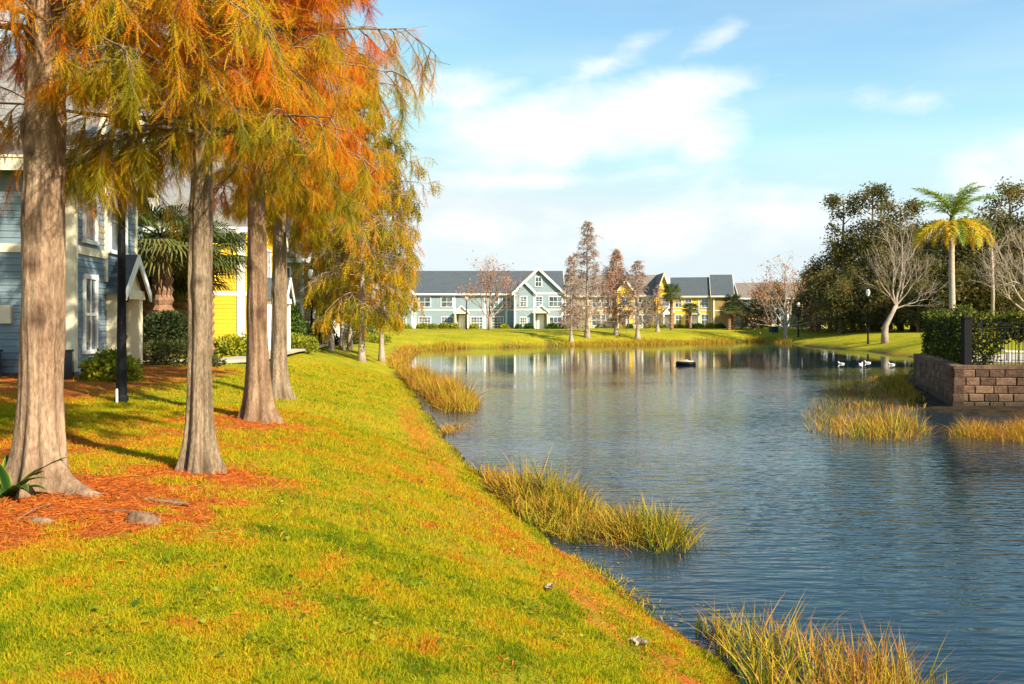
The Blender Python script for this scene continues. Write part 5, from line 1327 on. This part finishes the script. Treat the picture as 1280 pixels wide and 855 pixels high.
# sedge along the far bank
g = MB(); N = 16000; seg = SHORE[18:28]; L = np.r_[0, np.cumsum(np.linalg.norm(np.diff(seg, axis=0), axis=1))]; s = rng.uniform(0, L[-1], N)
x = np.interp(s, L, seg[:, 0]) + rng.normal(0, .5, N); y = np.interp(s, L, seg[:, 1]) + rng.normal(.1, .6, N); k = fbm(s * .12, 0, 0, 91, 3) + rng.normal(0, .06, N) > .40; x, y, s = x[k], y[k], s[k]; N = len(x)
ribbons(g, np.stack([x, y, np.maximum(height(x, y), -.1) - .02], -1), .55 * rng.uniform(.4, 1.3, N) * (.5 + fbm(s * .3, 1, 0, 92, 2)), rng.normal(0, .35, (N, 2)), np.full(N, .05), np.clip(rng.normal(.60, .16, N), 0, 1), (.6, 1.0))
tag(g.build('shore_sedge', M['reed']), 'golden sedge fringe along the far bank', 'sedge', kind='stuff')

# ------------------------------------------------------------------ lamp posts
def lamp(name='street_lamp'):
    root = empty(name, (0, 0, 0), 0, cat='street lamp', group='black lamp posts round the pond')
    g = MB(); g.lathe([(.12, -.1), (.12, .10), (.098, .14), (.092, .50), (.085, .54), (.080, 1.2), (.060, 3.9), (.075, 3.93), (.075, 3.98), (.05, 4.02), (.05, 4.12)], 14); g.build('post', M['black'], root, smooth=False)
    g = MB(); g.lathe([(.10, 4.10), (.13, 4.16), (.20, 4.34), (.205, 4.46), (.16, 4.62), (.10, 4.70)], 16); g.build('globe', M['globe'], root, smooth=True)
    g = MB(); g.lathe([(.11, 4.69), (.13, 4.71), (.07, 4.80), (.02, 4.84), (.012, 4.94)], 12); g.build('finial', M['black'], root)
    return root
l0 = lamp()
for i, (px, d, s, lb) in enumerate(((152, 15.6, (1.0, 1.0, 1.08), 'black lamp post near the blue town house with its head in the leaves'), (389.5, 50, (1, 1, 1), 'black lamp post beside the forked pale tree'), (583, 118, (1.15, 1.15, 1), 'lamp post in front of the pale blue row house'),
        (998, 114, (1.1, 1.1, 1), 'lamp post right of the spreading bare tree'), (1085, 86, (1.0, 1.0, 1.2), 'lamp post with white globe left of the kinked bare tree'))):
    o = l0 if i == 0 else copy_tree(l0); X, Y = Wd(px, d); place(o, (X, Y, gz(X, Y)), 0, s, lb)

# ------------------------------------------------------------------ ducks, float
def duck(label, px, py, rz, first=[None]):
    if first[0] is None:
        root = empty('duck', (0, 0, 0), 0, cat='duck', group='white ducks swimming by the reeds')
        g = MB(); path = [(-.27, 0, .13), (-.22, 0, .10), (-.14, 0, .065), (-.02, 0, .055), (.10, 0, .065), (.17, 0, .10), (.195, 0, .17), (.20, 0, .24), (.225, 0, .275), (.265, 0, .275), (.29, 0, .268)]
        g.tube(path, [.012, .05, .10, .125, .115, .085, .05, .038, .048, .040, .018], 14); g.build('body', M['duck_white'], root, smooth=True)
        g = MB(); g.tube([(.28, 0, .268), (.32, 0, .258), (.35, 0, .252)], [.020, .020, .010], 8); g.build('bill', M['duck_bill'], root, smooth=True)
        for s_ in (-1, 1): g = MB(); g.tube([(.10, s_ * .10, .10), (-.05, s_ * .115, .11), (-.20, s_ * .07, .125)], [.03, .045, .01], 8); g.build('wing', M['duck_white'], root, smooth=True)
        for s_ in (-1, 1): g = MB(); g.lathe([(.001, -.006), (.006, 0), (.001, .006)], 6, (.262, s_ * .036, .285)); g.build('eye', M['black'], root)
        first[0] = root; o = root
    else: o = copy_tree(first[0])
    d = F * EYE / (py - HY); X, Y = Wd(px, d); place(o, (X, Y, -.02), rz, (.8, .8, .62), label)
duck('white duck swimming apart, left of the other three', 1051.5, 455, 2.6)
duck('white duck at the left of the close pair', 1076, 455.5, .6)
duck('white duck at the right of the close pair', 1084.5, 453.8, 3.0)
duck('white duck nearest the block wall', 1114.5, 456, 2.9)

d = F * EYE / 56.; X, Y = Wd(857, d); root = empty('float', (X, Y, 0), 0, 'black fountain float with a white deck on the pond', 'pond float')
g = MB(); a = np.linspace(0, 2 * np.pi, 28); g.tube(np.stack([.52 * np.cos(a), .52 * np.sin(a), np.full(28, .08)], -1), .15, 10, cap=False); g.build('float_ring', M['black'], root, smooth=True)
g = MB(); g.lathe([(.45, .12), (.58, .20), (.56, .27), (.20, .30), (.16, .34), (.04, .36)], 20); g.build('deck', M['concrete'], root)
g = MB(); g.lathe([(.05, .34), (.05, .44), (.03, .46)], 10); g.build('nozzle', M['dark_metal'], root)

# ------------------------------------------------------------------ small things on the near lawn
def strap_plant():
    X, Y = -4.42, 7.40; Z = gz(X, Y); root = empty('strap_leaf_plant', (X, Y, Z), 0, 'dark green strap leaved plant with yellow edges at the foot of the thick trunk', 'plant'); r_ = np.random.default_rng(3)
    for i in range(26):
        a = i * 2.4; L = r_.uniform(.40, .62); e = 1.35 - 1.15 * (i / 26) + r_.normal(0, .08)
        d = np.array([math.cos(a) * math.cos(e), math.sin(a) * math.cos(e), math.sin(e)]); pts = limb_pts((math.cos(a) * .04, math.sin(a) * .04, -.02), d, L, 7, 1.1, r_, .03)
        sd_ = unit(np.cross(pts[3] - pts[0], [0, 0, 1.])); wv = .046 * np.array([.6, .9, 1, 1, .9, .72, .42, .02]); V, T = [], []
        for q, p in enumerate(pts):
            for k, t in ((-1, .95), (-.72, .45), (0, .15), (.72, .45), (1, .95)): V.append(p + sd_ * wv[q] * k + np.array([0, 0, abs(k) * wv[q] * .45])); T.append(t if q < 7 else .5)
        fs = [(q * 5 + k, q * 5 + k + 1, q * 5 + k + 6, q * 5 + k + 5) for q in range(7) for k in range(4)]
        g = MB(); g.add(np.array(V), [np.array(fs)], np.array(T)); g.build('leaf', M['bromeliad'], root, smooth=True)
strap_plant()
def root_knob(px, py, rx, ry, rz_, seed, label, name='surface_root', cat='root'):
    X, Y, Z = hit(px, py); g = MB(); k, n = 28, 12; th = np.arange(k) / k * 2 * np.pi; ph = np.linspace(-.5, 1.5, n)
    T, Pp = np.meshgrid(th, ph); d = np.stack([np.cos(T) * np.cos(Pp), np.sin(T) * np.cos(Pp), np.sin(Pp)], -1)
    rr = 1 + .9 * (fbm(d[..., 0] * 2 + seed, d[..., 1] * 2, d[..., 2] * 2, seed, 4) - .5); v = d * rr[..., None] * np.array([rx, ry, rz_])
    i = np.arange(n - 1)[:, None] * k; j = np.arange(k)[None, :]; j2 = (j + 1) % k
    g.add(v.reshape(-1, 3), [np.stack([i + j, i + j2, i + k + j2, i + k + j], -1).reshape(-1, 4), np.arange(k) + (n - 1) * k]); o = g.build(name, M['wood_grey'], smooth=True); o.location = (X, Y, Z); o.rotation_euler = (0, 0, -.3)
    return tag(o, label, cat)
root_knob(178, 655, .17, .085, .075, 1, 'gnarled grey root knob poking out of the orange litter')
root_knob(200, 630, .26, .04, .022, 5, 'low flat root ridge above the root knob')
root_knob(48, 655, .13, .06, .04, 7, 'low root bump below the thick trunk')
def twig(pts, r, label):
    P = []
    for (px, py, dz) in pts: X, Y, Z = hit(px, py); P.append((X, Y, Z + dz))
    g = MB(); g.tube(curve(P, 12), np.linspace(r, r * .5, 12), 6); tag(g.build('twig', M['wood_grey'], smooth=True), label, 'twig')
twig([(22, 652, .01), (42, 645, .05), (66, 636, .03)], .009, 'pale twig lying on the litter below the thick trunk')
twig([(120, 640, .015), (155, 644, .02), (210, 646, .015)], .007, 'thin twig lying on the orange litter beside the root knob')
twig([(882, 826, .02), (898, 813, .20), (912, 818, .16)], .006, 'bent dry twig at the water edge in front')
twig([(668, 595, .35), (690, 587, .42), (712, 589, .38)], .016, 'brown stick caught across the mid picture reeds')
def debris(px, py, s, seed, label):
    X, Y, Z = hit(px, py); r_ = np.random.default_rng(seed); g = MB()
    for q in range(3):
        u = np.linspace(-1, 1, 7); w_ = np.linspace(-1, 1, 5); U, Wm = np.meshgrid(u, w_); o = r_.normal(0, .6, 2) * s
        a = r_.uniform(0, 6.28); xx = s * U * (1 - .3 * Wm ** 2); yy = s * .45 * Wm * (1 - U ** 2 * .8); zz_ = s * (.35 * Wm ** 2 + .2 * U ** 2 + .08) + r_.normal(0, .05 * s, U.shape)
        v = np.stack([xx * math.cos(a) - yy * math.sin(a) + o[0], xx * math.sin(a) + yy * math.cos(a) + o[1], zz_], -1); i = np.arange(4)[:, None] * 7; j = np.arange(6)[None]
        g.add(v.reshape(-1, 3), [np.stack([i + j, i + j + 1, i + j + 8, i + j + 7], -1).reshape(-1, 4)])
    o = g.build('dry_leaf', M['litter_white'], smooth=True); o.location = (X, Y, Z + .03); tag(o, label, 'dry leaf')
debris(686, 742, .05, 1, 'small curled white leaf on the bank'); debris(803, 812, .085, 4, 'larger crumpled pale leaf near the water edge in front')

# utility cabinets, marker stake by the lamp
def cabinet(px, d, label, s=1.0):
    X, Y = Wd(px, d); root = empty('utility_cabinet', (X, Y, gz(X, Y) - .03), .2, label, 'utility box')
    g = MB(); g.prism([(-.45 * s, .05), (.45 * s, .05), (.45 * s, .80), (.38 * s, .92), (-.45 * s, .98)], 'x', -.5 * s, .5 * s); g.build('cabinet_body', M['teal_metal'], root, fix=True)
    g = MB(); g.box(-.44 * s, -.02, -.475 * s, -.452 * s, .12, .82); g.box(.02, .44 * s, -.475 * s, -.452 * s, .12, .82); g.build('cabinet_door', M['teal_metal'], root, fix=True)
    g = MB(); g.box(-.6 * s, .6 * s, -.58 * s, .58 * s, -.05, .05); g.build('pad', M['concrete'], root)
cabinet(381, 54, 'green utility cabinet beside the footpath lamp'); cabinet(967, 122, 'green utility cabinet left of the spreading bare tree')
X, Y, Z = hit(146, 506); g = MB(); g.lathe([(.022, -.05), (.022, .24), (.018, .27), (.001, .28)], 10); o = g.build('marker_stake', M['plastic']); o.location = (X, Y, Z); tag(o, 'short white marker stake left of the near lamp post', 'stake')
